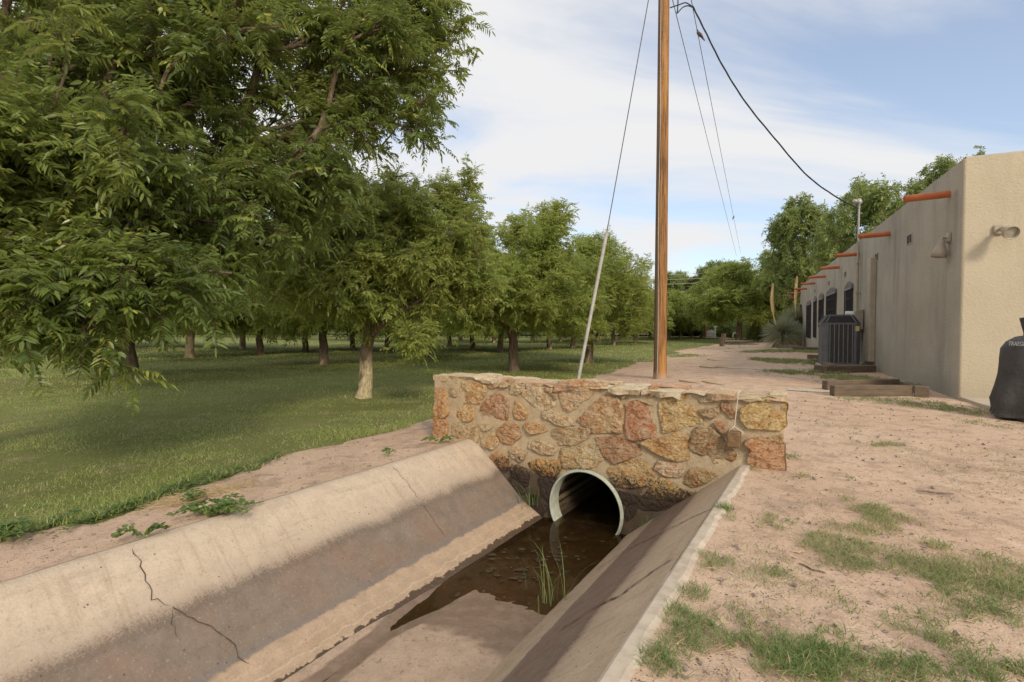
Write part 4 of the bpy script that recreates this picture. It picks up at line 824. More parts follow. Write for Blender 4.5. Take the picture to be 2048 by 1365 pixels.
beam(1614, 719, 1634, 720, .2, .16, M['timber'], 'garden_timber', 'dark timber end sticking out left of the air conditioner', 'timber', G_)
beam(1622, 726, 1640, 727, .14, .1, M['timber'], 'garden_timber', 'small dark timber in front of the one left of the air conditioner', 'timber', G_)
beam(1449, 689, 1514, 690, .15, .16, M['timber'], 'garden_timber', 'long thin timber lying across the path right of the leaning stump', 'timber', G_)
for (a, b, c, d, l) in [(1357, 764, 1402, 768, 'pale sawn timber step just behind the stone wall, left one of the pair'), (1402.5, 766, 1450, 772, 'pale sawn timber step just behind the stone wall, right one of the pair'),
    (1398, 735, 1433, 737, 'left half of the second pale timber step on the sand path'), (1433, 736, 1467, 738.5, 'right half of the second pale timber step on the sand path'), (1414, 721, 1470, 723.5, 'pale timber step with a grey stain, third from the stone wall'),
    (1447, 704, 1486, 705, 'thin pale step flush with the sand, fourth from the stone wall'), (1455, 698, 1489, 699, 'small pale step with a raised rim, fifth from the stone wall'), (1476, 695, 1494, 695.5, 'tiny pale step farthest along the path')]:
    beam(a, b, c, d, .11 if d > 725 else .16, .05, M['plank'], 'timber_step', l, 'step', G2)
def flat(pts, mat, name, z=.006):
    m = MB(); P = [gp(*q) for q in pts]; n = len(P) // 2; F_ = [(i, i + 1, 2 * n - 2 - i, 2 * n - 1 - i) for i in range(n - 1)]
    m.add([(p[0], p[1], p[2] + z) for p in P], F_); return m.obj(name, mat)
tag(flat([(1462, 734.5), (1540, 738), (1600, 741), (1655, 743.5), (1655, 747), (1600, 744), (1540, 740.6), (1462, 737.8)], M['curb'], 'path_edging', .012), kind='structure')
tag(flat([(1574, 777), (1620, 779), (1669, 782), (1669, 787), (1620, 785), (1574, 782)], M['curb'], 'path_edging', .012), kind='structure')
# leaning stump post
b = gp(1444, 693); m = MB(); m.tube([b + [0, 0, -.1], b + [.0, 0, .2], b + [.09, 0, .55], b + [.13, 0, .93]], [.19, .17, .165, .175], 10)
m.v = [(x + .012 * nz(x, y, z, 9), y + .012 * nz(x, z, y, 9), z) for x, y, z in m.v]; single(m, 'wooden_stump', M['bark'], tuple(b), 'short weathered tree stump leaning slightly at the edge of the sand path', 'stump')
# covered grill
g0 = zp(2090, 842, .045)
gt = thing('covered_grill', 'barbecue grill wrapped in a black fabric cover, cut by the right frame edge', 'grill', (g0[0] + .33, g0[1] + .22, .045), R(-45))
def grill():
    m = MB(); n = 96; rings = []; prof = [(0.0, .53, 1.02), (.06, .52, .98), (.18, .545, .93), (.34, .505, .9), (.5, .48, .9), (.68, .475, .9), (.8, .465, .88), (.88, .42, .82), (.94, .34, .7), (.975, .2, .5), (.985, .1, .35)]
    V = []
    for z, a, q in prof:
        for k in range(n):
            th = 2 * math.pi * k / n; ca, sa = math.cos(th), math.sin(th); e = (abs(ca) ** 3.2 + abs(sa) ** 3.2) ** (-1 / 3.2)
            fold = (.05 * math.sin(th * 7 + 3.2 * z) * abs(math.sin(th * 2.5 + 1)) + .03 * math.sin(th * 15 - z * 4)) * max(0, .85 - z) ** .7 + .012 * nz(ca, sa, z, 3)
            V.append((a * ca * e * 1.0 * (1 + fold), a * .78 * sa * e * (1 + fold * 1.1), z + (.012 * math.sin(th * 9) if z == 0 else 0)))
    V.append((0, 0, .99)); Fs = [(i * n + k, i * n + (k + 1) % n, (i + 1) * n + (k + 1) % n, (i + 1) * n + k) for i in range(len(prof) - 1) for k in range(n)] + [((len(prof) - 1) * n + k, (len(prof) - 1) * n + (k + 1) % n, len(V) - 1) for k in range(n)]
    m.add(V, Fs, True); m.obj('fabric_cover', M['cover'], gt)
    m = MB(); m.lathe([(.10, .90), (.10, .99), (.115, 1.05), (.135, 1.14), (.14, 1.165), (.10, 1.175), (.001, 1.17)], (-.17, .02, 0), Vector((0, 0, 1)), 20)
    m.v = [(x + .006 * nz(x, y, z, 14), y + .006 * nz(y, x, z, 14), z) for x, y, z in m.v]; m.obj('chimney_cover', M['cover'], gt)
    cu = bpy.data.curves.new('lettering', 'FONT'); cu.body = 'TRAEGER'; cu.size = .075; cu.extrude = .001; cu.align_x = 'LEFT'; cu.resolution_u = 3
    o = bpy.data.objects.new('tmp', cu); sc.collection.objects.link(o); me = bpy.data.meshes.new_from_object(o); bpy.data.objects.remove(o); me.materials.append(M['print'])
    o = link('lettering', me, gt); o.location = (-.395, -.335, .84); o.rotation_euler = (R(66), 0, R(-14)); o.scale = (.55, 1, 1)
grill()
# ---------------------------------------------------------------- poles, wires, birds
pb = gp(1320, 757); PY = pb[1]; PX = pb[0]
up = thing('utility_pole', 'tall orange brown wooden utility pole standing in the sand behind the stone wall', 'utility pole', tuple(pb))
m = MB(); zs = [-.2, 0, .3, 1, 2, 4, 6, 8, 10.2]; rr = [.165, .16, .152, .148, .145, .139, .133, .128, .122]
def polep(z): return Vector((PX + z * .0025, PY, pb[2] + z))
V = []; n = 32
for z, r_ in zip(zs, rr):
    for k in range(n):
        a = 2 * math.pi * k / n; q = r_ * (1 + .02 * nz(math.cos(a), math.sin(a), z * .2, 2.5)); c = polep(z); V.append((c.x + q * math.cos(a), c.y + q * math.sin(a), c.z))
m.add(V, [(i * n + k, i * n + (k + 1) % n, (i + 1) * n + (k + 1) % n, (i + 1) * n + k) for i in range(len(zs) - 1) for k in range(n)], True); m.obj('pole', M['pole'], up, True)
m = MB(); ps_ = []
for z in np.arange(0, 10, .25):
    r_ = np.interp(z, zs, rr) + .006; a = R(228 + 4 * math.sin(z * 1.3)); c = polep(z); ps_.append((c.x + r_ * math.cos(a), c.y + r_ * math.sin(a), c.z))
m.tube(ps_, .008, 6); m.obj('ground_wire', M['guard'], up, True)
m = MB(); q = polep(9.6); m.box(q.x - .1, q.x + .75, q.y - .06, q.y + .06, q.z - .06, q.z + .06); m.obj('crossarm', M['timber'], up, True)
ga = gp(1157, 757); ga = np.array([ga[0] * PY / ga[1], PY, 0]); gw_ = polep(9.45)
gt0 = dp(1213.5, 466, PY)
gy = thing('guy_wire', 'slanting steel guy wire with a pale grey guard at its foot', 'guy wire', tuple(ga))
foot = Vector(dp(1157, 757, PY)); foot2 = foot + (foot - Vector(gt0)) * .02; m = MB(); m.tube([foot2, Vector(gt0)], .042, 10); m.obj('guard_sleeve', M['guard'], gy, True)
m = MB(); m.tube([foot2, Vector(gt0), Vector(dp(1297, 0, PY)), gw_], .011, 6); m.obj('wire', M['wire'], gy, True)
# service drop
dpts = [(1385, 12), (1411, 64), (1446, 133), (1492, 206), (1550, 278), (1614, 351), (1672, 394), (1715, 415)]; hd = Vector(hx(tm_, -.07, 4.55)); Pd = []
for i, (a, b) in enumerate(dpts):
    f = i / (len(dpts) - 1); f = (a - 1385) / 330.; d_ = 1 / ((1 - f) / (PY + .1) + f / hd.y); Pd.append(Vector(dp(a, b, d_)))
Pd[-1] = hd + Vector((-.05, -.03, -.04)); 
m = MB(); S_ = smooth(Pd, 14)
for ph in (0, 2.1, 4.2): m.tube([p + Vector((.013 * math.cos(i * .3 + ph), 0, .013 * math.sin(i * .3 + ph))) for i, p in enumerate(S_)], .0095, 5)
lp = [Vector(dp(x, y, PY)) for x, y in ((1340, 16), (1358, 10), (1370, 6), (1378, 9), (1385, 14))]; m.tube(smooth(lp), .014, 6)
lp = [Vector(dp(x, y, PY)) for x, y in ((1356, -60), (1356, 0), (1355, 20), (1354, 27), (1358, 23), (1366, 15), (1376, 12), (1385, 15))]; m.tube(smooth(lp), .014, 6)
single(m, 'service_cable', M['cable'], tuple(Pd[0]), 'thick black twisted power cable sagging from the pole to the house mast', 'cable')
def line(P0, P1, sag, r_, n=24): return [P0.lerp(P1, i / n) - Vector((0, 0, sag * 4 * (i / n) * (1 - i / n))) for i in range(n + 1)]
A1 = polep(9.55) + Vector((0.02, 0, 0)); A1 = Vector(dp(1311, -136, PY)); B1 = Vector(dp(1473, 512, 62)); A2 = Vector(dp(1356, -136, PY)); B2 = Vector(dp(1481, 506, 62))
m = MB(); m.tube(line(A1, B1, .0, .01), .011, 5); single(m, 'overhead_wire', M['wire'], tuple(A1), 'thin straight wire running from the pole to the far trees, left of the pair', 'wire', 'wires from the pole to the far trees')
m = MB(); m.tube(line(A2, B2, .0, .01), .011, 5); single(m, 'overhead_wire', M['wire'], tuple(A2), 'thin straight wire that carries the two birds, right of the pair', 'wire', 'wires from the pole to the far trees')
def bird(px, py, scale, rz, label):
    k = None; best = 9e9
    for i in range(2001):
        P = A2.lerp(B2, i / 2000); q = P - Vector((0, 0, H)); c_, s__ = math.cos(PITCH), math.sin(PITCH); yy = 682.5 - (q.z * c_ + q.y * s__) / (q.y * c_ - q.z * s__) * F
        if abs(yy - py) < best: best = abs(yy - py); k = P
    t = thing('bird', label, 'bird', tuple(k + Vector((0, 0, .01))), rz, 'doves on the wire'); t.scale = (scale,) * 3; t.rotation_euler = (0, R(-24), rz)
    m = MB(); m.tube([(-.21, 0, -.045), (-.15, 0, -.02), (-.10, 0, .02), (-.05, 0, .045), (.0, 0, .065), (.045, 0, .085), (.07, 0, .105), (.085, 0, .135), (.098, 0, .147), (.112, 0, .142), (.122, 0, .136)], [.012, .022, .03, .046, .052, .045, .03, .024, .023, .014, .003], 12); m.obj('body', M['bird'], t)
    m = MB()
    for s_ in (-1, 1): m.tube([(.05, s_ * .042, .09), (-.02, s_ * .05, .06), (-.1, s_ * .03, .015), (-.15, s_ * .012, -.01)], [.012, .02, .014, .003], 8)
    m.obj('wings', M['bird'], t); m = MB(); m.tube([(.116, 0, .139), (.142, 0, .130)], [.006, .001], 6); m.obj('beak', M['wire'], t)
    for s_ in (-1, 1): m = MB(); m.tube([(.01, s_ * .015, .04), (.008, s_ * .012, -.005)], .004, 5); m.obj('foot', M['wire'], t)
bird(1390, 74, 1.15, R(172), 'brown dove perched on the wire near the top of the pole'); bird(1458, 437, 1.15, R(30), 'small dark dove perched far down the wire above the trees')
# far utility pole with transformer
def fpole():
    b = gp(1411, 671); b[2] = 0; y = b[1] = 58.; b[0] = (1411 - 1024) / F * y
    t = thing('utility_pole', 'distant wooden utility pole with a grey transformer among the trees', 'utility pole', tuple(b)); ztop = H + (655 - 570) / F * y
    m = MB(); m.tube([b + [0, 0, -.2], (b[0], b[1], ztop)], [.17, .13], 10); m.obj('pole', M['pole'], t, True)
    m = MB(); z = H + (655 - 588) / F * y; m.tube([(b[0] + .22, b[1] - .25, z - .4), (b[0] + .22, b[1] - .25, z + .4)], .22, 12); m.obj('transformer', M['galv'], t, True)
    m = MB(); m.tube([(b[0] - .35, b[1], ztop - .1), (b[0] + .3, b[1], ztop - .05)], .03, 6); m.tube([(b[0] - .3, b[1], ztop - .1), (b[0] - .3, b[1], ztop + .15)], .05, 6); m.obj('insulators', M['white'], t, True)
    for k, (x0, y0, x1, y1) in enumerate([(1398, 547, 1462, 542), (1333, 560, 1453, 553), (1350, 568, 1432, 563), (1370, 583, 1425, 581)]):
        m = MB(); m.tube([dp(x0 - 60, y0 + 3, 57), dp((x0 + x1) / 2, (y0 + y1) / 2 + 1, 57), dp(x1 + 40, y1 - 2, 57)], .022, 4)
        single(m, 'road_wire', M['guard'], tuple(dp(x0, y0, 57)), ['highest', 'second highest', 'second lowest', 'lowest'][k] + ' of the four pale wires along the far road', 'wire', 'wires along the far road')
fpole()
# far road, bank, white posts
m = MB(); q = [zp(300, 669, -.25), zp(1620, 669, -.05), zp(1620, 665.3, -.05), zp(300, 665.3, -.25)]
a, b = Vector((-80, 95, -.2)), Vector((75, 66, 0.05)); dr = (b - a).normalized(); nr = Vector((-dr.y, dr.x, 0)); m.add([a, b, b + nr * 6, a + nr * 6], [(0, 1, 2, 3)]); m.v = [(x, y, z + .06) for x, y, z in m.v]; tag(m.obj('road', M['asphalt']), kind='structure')
def post(px, py0, py1, d, wpx, label, capx=0):
    c = dp(px, py1, d); z0 = c[2]; z1 = dp(px, py0, d)[2]; w_ = wpx / F * d / 2; m = MB(); m.bbox(c[0] - w_, c[0] + w_, d - w_, d + w_, min(z0, 0) - .1, z1, .01)
    if capx: m.bbox(c[0] - w_ * 2, c[0] + w_ * 2, d - w_ * 1.5, d + w_ * 1.5, z1 - .25, z1, .01)
    single(m, 'white_post', M['white'], (c[0], d, z0), label, 'post', 'white posts by the far road')
post(1430, 652, 670, 56, 3, 'white post with a wider cap, left of the leaning stump by the far road', 1); post(1479.5, 657, 670, 56, 2, 'thin white post above the green utility pedestal by the far road')
m = MB()
for k in range(6): x = dp(1415 + k * 2.6, 668, 57)[0]; m.box(x - .05, x + .05, 56.9, 57, -.1, .75 + .08 * (k % 2))
a = dp(1413, 666, 57); b = dp(1431, 665, 57); m.box(a[0], b[0], 56.85, 56.9, .45, .56); m.box(a[0], b[0], 56.85, 56.9, .15, .26); single(m, 'picket_fence', M['white'], (a[0], 57, 0), 'short piece of low white picket fence by the far road', 'fence')
m = MB(); c = zp(1485.5, 674, 0); m.bbox(c[0] - .22, c[0] + .22, c[1], c[1] + .4, 0, .9, .05); m.lathe([(.3, 0.0), (.3, .12), (.001, .13)], (c[0], c[1] + .2, 0), Vector((0, 0, 1)), 12); single(m, 'utility_pedestal', M['green'], tuple(c), 'small pale green utility pedestal beside the grass strip in the distance', 'pedestal')
m = MB(); m.box(*[0] * 6); m = MB(); a = zp(1466, 668.5, .6); b = zp(1482, 668.5, .6); m.tube([(dp(1466, 667, 56)[0], 56, .45), (dp(1482, 667, 56)[0], 56, .45)], .06, 6); m.tube([(dp(1466, 667, 56)[0], 56, 0), (dp(1466, 667, 56)[0], 56, .45)], .06, 6); m.tube([(dp(1482, 667, 56)[0], 56, 0), (dp(1482, 667, 56)[0], 56, .45)], .06, 6)
single(m, 'low_rail', M['white'], (a[0], 56, 0), 'low pale rail beside the thin white post by the far road', 'rail')
# ================================================================ VEGETATION
def nrm(v): return v / (np.linalg.norm(v, axis=-1, keepdims=True) + 1e-9)
def skeleton(r, base, fork, lobes, n_att, step=.22, trunk_r=.13, tip=.006, lean=(0, 0)):
    att = []; wts = np.array([l[2] for l in lobes], float); wts /= wts.sum()
    for _ in range(n_att):
        l = lobes[r.choice(len(lobes), p=wts)]; d = nrm(r.normal(size=3)); q = r.rand() ** .42; att.append(np.array(l[0]) + d * q * np.array(l[1]))
    att = np.array(att); nT = 7; pos = [np.array(base) + (np.array(fork) - base) * i / nT + (np.array([.015 * math.sin(i), .015 * math.cos(i * 1.7), 0]) if 0 < i else 0) for i in range(nT + 1)]
    par = [-1] + list(range(nT)); o_ = np.argsort(np.linalg.norm(att - fork, axis=1)); tips = []
    for a in att[o_]:
        P = np.array(pos[nT - 1:]); dd = np.linalg.norm(P - a, axis=1); dist_root = np.linalg.norm(P - fork, axis=1)
        da = np.linalg.norm(a - fork); pen = np.maximum(0, dist_root - da * .92) * 2; k = int(np.argmin(dd + .12 * dist_root * 0 + pen)) + nT - 1
        s = pos[k]; L_ = np.linalg.norm(a - s); n = max(1, int(L_ / step)); prev = k; pd = nrm(s - pos[par[k]]) if par[k] >= 0 else np.array([0, 0, 1.])
        c1 = s + pd * L_ * .3
        for i in range(1, n + 1):
            t = i / n; q = (1 - t) ** 2 * s + 2 * t * (1 - t) * c1 + t * t * a + r.normal(size=3) * .018 * (i < n); pos.append(q); par.append(prev); prev = len(pos) - 1
        tips.append(prev)
    pos = np.array(pos); par = np.array(par); cnt = np.zeros(len(pos)); cnt[tips] += 1
    for i in range(len(pos) - 1, 0, -1): cnt[par[i]] += cnt[i]
    rad = tip * np.maximum(cnt, .6) ** .5; rad = rad * 1.0; f = trunk_r / rad[nT]; 
    big = np.maximum(cnt, .6) / max(cnt[nT], 1); rad = tip + (trunk_r - tip) * big ** .55
    rad[:nT + 1] = trunk_r * np.linspace(1.32, 1.0, nT + 1); rad[0] *= 1.15
    return pos, par, rad, tips
def branch_mesh(pos, par, rad, minr, sides=6):
    i = np.arange(7, len(pos)); i = i[rad[i] > minr]; a, b = pos[par[i]], pos[i]; ra, rb = np.minimum(rad[par[i]], rad[i] * 1.6), rad[i]
    gp_ = par[par[i]]; t = nrm(b - a); ta = nrm(b - np.where((gp_ >= 0)[:, None], pos[gp_], a)); up_ = np.where(np.abs(t[:, 2:3]) > .9, np.array([[1., 0, 0]]), np.array([[0, 0, 1.]]))
    u = nrm(np.cross(t, up_)); v = np.cross(t, u); an = np.arange(sides) * 2 * math.pi / sides; ca, sa = np.cos(an)[None, :, None], np.sin(an)[None, :, None]
    ring = u[:, None] * ca + v[:, None] * sa; V = np.concatenate([(a - t * 0)[:, None] + ring * ra[:, None, None], (b + t * .012)[:, None] + ring * rb[:, None, None]], 1).reshape(-1, 3)
    n = len(i); k = np.arange(sides); q = np.stack([k, (k + 1) % sides, sides + (k + 1) % sides, sides + k], 1); Fs = (q[None] + (np.arange(n) * 2 * sides)[:, None, None]).reshape(-1)
    return V, Fs, np.full(n * sides, 4)
def leaflets(base, rach, side, L_, W_, droop, r, fold, nseg, tint):
    # each leaflet: diamond (nseg=1) or folded six-point blade (nseg=2)
    n = len(base); d = nrm(rach * .45 + side * .9 + np.array([0, 0, -1.]) * droop[:, None]); 
    upv = nrm(np.array([0, 0, 1.]) + r.normal(size=(n, 3)) * .7); w_ = nrm(np.cross(d, upv)); nn = np.cross(w_, d); Lc = L_[:, None]; Wc = W_[:, None] * .5
    curl = np.array([0, 0, -1.]) * Lc * .12
    if nseg == 1:
        V = np.stack([base, base + d * Lc * .42 + w_ * Wc + nn * Wc * fold, base + d * Lc + curl, base + d * Lc * .42 - w_ * Wc + nn * Wc * fold], 1).reshape(-1, 3)
        return V, np.arange(n * 4), np.full(n, 4), tint
    m1, m2 = base + d * Lc * .30, base + d * Lc * .66 + curl * .35
    V = np.stack([base, m1 + w_ * Wc + nn * Wc * fold, m2 + w_ * Wc * .85 + nn * Wc * fold, base + d * Lc + curl, m2 - w_ * Wc * .85 + nn * Wc * fold, m1 - w_ * Wc + nn * Wc * fold], 1).reshape(-1, 3)
    q = np.array([[0, 1, 2, 3], [0, 3, 4, 5]]); return V, (q[None] + (np.arange(n) * 6)[:, None, None]).reshape(-1), np.full(n * 2, 4), np.repeat(tint, 2)
def foliage(r, pos, par, tips, centre, shoots, lv, npair, LL, LW, RL, nseg, spread=.3, shoot_len=.35, sag=.25, upshoot=0):
    B, Dr, T = [], [], []
    tp = pos[tips]; outd = nrm(tp - centre); k = len(tips)
    idx = np.repeat(np.arange(k), shoots); n = len(idx); back = r.rand(n) * spread
    pp = pos[par[np.array(tips)]]; bd = nrm(tp - pp); start = tp[idx] - bd[idx] * back[:, None] + r.normal(size=(n, 3)) * .05
    sd = nrm(outd[idx] * .55 + bd[idx] * .6 + r.normal(size=(n, 3)) * .55 + np.array([0, 0, 1.]) * (upshoot - sag)); sl = shoot_len * (.6 + .8 * r.rand(n))
    si = np.repeat(np.arange(n), lv); m_ = len(si); t = (np.tile(np.arange(lv), n) + r.rand(m_) * .6) / lv
    lb = start[si] + sd[si] * (sl[si] * t)[:, None] + np.array([0, 0, -1.]) * (sl[si] * t ** 2 * .3)[:, None]
    ld = nrm(sd[si] * .5 + r.normal(size=(m_, 3)) * .8 + np.array([0, 0, -1.]) * .05); rl = RL * (.65 + .6 * r.rand(m_)); tin = np.clip(r.rand(m_) * .75 + .15 * r.normal(size=m_) + .1, 0, 1) ; tin = np.where(r.rand(m_) < .05, .95, tin * .9)
    nl = npair * 2 + 1; li = np.repeat(np.arange(m_), nl); q = np.tile(np.arange(nl), m_); pr_ = q // 2; tt = np.where(q == nl - 1, 1., .25 + .75 * pr_ / npair); sgn = np.where(q % 2 == 0, 1., -1.); sgn = np.where(q == nl - 1, 0., sgn)
    rb = lb[li] + ld[li] * (rl[li] * tt)[:, None] + np.array([0, 0, -1.]) * (rl[li] * tt ** 2 * .12)[:, None]; rd = nrm(ld[li] + np.array([0, 0, -1.]) * (tt * .24)[:, None])
    sv = nrm(np.cross(ld, np.array([0, 0, 1.]) + r.normal(size=(m_, 3)) * .3))[li] * sgn[:, None]; nn_ = len(li)
    ln = LL * (.6 + .65 * np.repeat(r.rand(m_), nl)) * (.85 + .3 * r.rand(nn_)) * (1 - .25 * np.abs(tt - .7)); V, Fl, tot, at = leaflets(rb, rd, sv, ln, LW * (.75 + .5 * r.rand(nn_)), .02 + .4 * r.rand(nn_), r, .35, nseg, np.clip(tin[li] + r.normal(size=nn_) * .06, 0, 1))
    tw = (start, sd, sl, lb, ld, rl)
    return V, Fl, tot, at, tw
def sticks(a, b, r0, r1):
    t = nrm(b - a); u = nrm(np.cross(t, np.array([[.3, .2, 1.]]))); v = np.cross(t, u); n = len(a); V = np.stack([a + u * r0, a - u * .5 * r0 + v * .87 * r0, a - u * .5 * r0 - v * .87 * r0, b + u * r1, b - u * .5 * r1 + v * .87 * r1, b - u * .5 * r1 - v * .87 * r1], 1).reshape(-1, 3)
    q = np.array([[0, 1, 4, 3], [1, 2, 5, 4], [2, 0, 3, 5]]); return V, (q[None] + (np.arange(n) * 6)[:, None, None]).reshape(-1), np.full(n * 3, 4)
def cat(parts):
    V, Fs, T, off = [], [], [], 0
    for v, f, t in parts: V.append(v); Fs.append(f + off); T.append(t); off += len(v)
    return np.concatenate(V), np.concatenate(Fs), np.concatenate(T)
def make_tree(seed, base, fork, lobes, n_att, lm, shoots, lv, npair, LL, LW, RL, nseg=1, trunk_r=.13, minr=.008, twigs=False, limbs=(), **kw):
    r = np.random.RandomState(seed); base = np.array(base, float); fork = np.array(fork, float)
    pos, par, rad, tips = skeleton(r, base, fork, lobes, n_att, trunk_r=trunk_r); cen = sum(np.array(l[0]) * l[2] for l in lobes) / sum(l[2] for l in lobes)
    V, Fl, tot, at, tw = foliage(r, pos, par, tips, cen - [0, 0, .4], shoots, lv, npair, LL, LW, RL, nseg, **kw)
    crown = mesh_np('crown', V, Fl, tot, False, {'rnd': at}, [lm]); parts = [branch_mesh(pos, par, rad, minr, 8)]
    q = MB(); pp_ = smooth([Vector(p_) for p_ in pos[:8]], 3); zz_ = np.linspace(0, 1, len(pp_)); q.tube(pp_, [trunk_r * (1.28 - .28 * t_ + .35 * max(0, .12 - t_) / .12) for t_ in zz_], 14)
    q.v = [(x_ * (1 + .05 * nz(x_, y_, z_, 6)), y_ * (1 + .05 * nz(y_, x_, z_, 6)), z_) for x_, y_, z_ in q.v]; parts.append((np.array([tuple(v_) for v_ in q.v]), np.array([i_ for f_ in q.f for i_ in f_]), np.array([len(f_) for f_ in q.f])))
    for pth, r0_, r1_ in limbs:
        q = MB(); pp_ = smooth([Vector(p_) for p_ in pth], 5); q.tube(pp_, list(np.linspace(r0_, r1_, len(pp_))), 9); parts.append((np.array([tuple(v_) for v_ in q.v]), np.array([i_ for f_ in q.f for i_ in f_]), np.array([len(f_) for f_ in q.f])))
    if twigs:
        start, sd, sl, lb, ld, rl = tw; parts.append(sticks(start - sd * .06, start + sd * sl[:, None] * .9 - np.array([0, 0, 1.]) * (sl * .25)[:, None], .0035, .0018))
        e = lb + ld * (rl * .55)[:, None] - np.array([0, 0, 1.]) * (rl * .036)[:, None]; e2 = lb + ld * rl[:, None] - np.array([0, 0, 1.]) * (rl * .12)[:, None]; parts.append(sticks(lb, e, .0018, .0015)); parts.append(sticks(e, e2, .0015, .0009))
    V, Fl, tot = cat(parts); trunk = mesh_np('trunk', V, Fl, tot, True, None, [M['bark']]); return trunk, crown, tw
def place_tree(meshes, label, loc, rz=0, s=1, sz=None, cat_='tree', group='pecan trees of the orchard', name='pecan_tree'):
    t = thing(name, label, cat_, loc, rz, group); t.scale = (s, s, sz or s)
    for nm, me in zip(('trunk', 'crown'), meshes): link(nm, me, t)
    return t
# the near tree at the left, its trunk just outside the frame
TB = np.array([-5.9, 4.4, -.3])
def rel(px, py, d): return tuple(dp(px, py, d) - TB)
lobesA = [(rel(120, 120, 6.2), (1.9, 1.6, 1.5), 3.4), (rel(60, 400, 5.0), (1.5, 1.3, .9), 2.6), (rel(330, 400, 5.6), (1.3, 1.2, .95), 2.3), (rel(420, 120, 6.4), (1.6, 1.5, 1.4), 2.6), (rel(330, -160, 6.8), (2.0, 1.8, 1.3), 2.2), (rel(620, 60, 7.0), (1.4, 1.3, 1.2), 1.5),
          (rel(790, 90, 7.4), (.92, .9, .85), 1.15), (rel(700, 230, 7.2), (.8, .9, .75), .55), (rel(560, 330, 6.6), (1.0, 1.0, .75), .95), (rel(470, 490, 6.2), (.7, .8, .42), .6), (rel(130, 535, 4.5), (.95, .8, .30), 1.2), (rel(340, 545, 4.6), (.50, .5, .2), .45), (rel(190, 660, 4.1), (.12, .15, .1), .05), (rel(55, 590, 4.1), (.28, .3, .12), .2),
          (rel(20, 250, 4.4), (1.2, .9, .9), 1.2), (rel(650, -150, 7.6), (1.5, 1.3, 1.1), .6), (rel(860, 10, 7.6), (.45, .5, .45), .3), (rel(850, 230, 7.4), (.36, .4, .4), .25)]
LIMBS = [([rel(-90, 420, 5.6), rel(-20, 250, 5.5), rel(30, 110, 5.6), rel(70, 40, 5.7)], .12, .07), ([rel(30, 110, 5.6), rel(120, 98, 5.8), rel(240, 60, 6.0)], .05, .02), ([rel(330, 560, 6.4), rel(440, 380, 6.5), rel(492, 225, 6.6), rel(522, 110, 6.7), rel(555, -30, 6.9)], .07, .035),
         ([rel(430, 270, 6.5), rel(560, 255, 6.7), rel(640, 232, 6.9), rel(705, 250, 7.0)], .03, .012), ([rel(500, 300, 6.6), rel(600, 262, 6.8), rel(690, 190, 7.1), rel(790, 110, 7.3)], .032, .012), ([rel(280, 160, 6.0), rel(283, 60, 6.0), rel(350, 10, 6.2)], .03, .02), ([rel(-60, 640, 5.5), rel(20, 560, 5.2), rel(60, 480, 5.2)], .07, .04)]
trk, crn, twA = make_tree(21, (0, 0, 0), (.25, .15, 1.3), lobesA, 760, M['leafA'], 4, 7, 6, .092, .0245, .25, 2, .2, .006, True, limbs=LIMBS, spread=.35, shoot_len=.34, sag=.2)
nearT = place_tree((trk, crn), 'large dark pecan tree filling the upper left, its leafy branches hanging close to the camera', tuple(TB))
r_ = np.random.RandomState(3); lb = twA[3]; pick = r_.choice(len(lb), 260, replace=False); m = MB()
for q in lb[pick]:
    for _ in range(r_.randint(2, 4)):
        c = Vector(q) + Vector(r_.normal(size=3)) * .018 + Vector((0, 0, -.03)); a = Vector(r_.normal(size=3)); m.lathe([(.0, -.021), (.009, -.016), (.0125, 0), (.009, .014), (.0, .022)], c, a, 6)
nt_ = m.obj('nuts', M['nut'], nearT); nt_['kind'] = 'stuff'
# orchard tree kinds
def orchard_lobes(r, h, rad):
    L_ = [((r.uniform(-.2, .2), r.uniform(-.2, .2), h * .585), (rad * .95, rad * .95, h * .32), 4)]
    for k in range(6):
        a = k * 1.05 + r.uniform(-.3, .3); L_.append(((rad * .55 * math.cos(a), rad * .55 * math.sin(a), h * r.uniform(.38, .64)), (rad * .5, rad * .5, h * .17), 1.0))
    for k in range(4):
        a = r.uniform(0, 6.28); q = rad * r.uniform(.05, .4); L_.append(((q * math.cos(a), q * math.sin(a), h * r.uniform(.78, .92)), (rad * .26, rad * .26, h * .1), .35))
    return L_
KIND = []
for sd in (31, 32, 33):
    rr_ = np.random.RandomState(sd); KIND.append(make_tree(sd, (0, 0, 0), (rr_.uniform(-.1, .1), 0, 1.15), orchard_lobes(rr_, 5.0, 2.75), 600, M['leafB'], 5, 6, 5, .088, .028, .22, 1, .118, .012, spread=.3, shoot_len=.32, sag=.12)[:2])
KFAR = []
for sd in (41, 42, 43):
    rr_ = np.random.RandomState(sd); KFAR.append(make_tree(sd, (0, 0, 0), (rr_.uniform(-.1, .1), 0, 1.2), orchard_lobes(rr_, 5.0, 2.75), 380, M['leafB'], 5, 5, 3, .145, .052, .25, 1, .118, .02, spread=.3, shoot_len=.36, sag=.1)[:2])
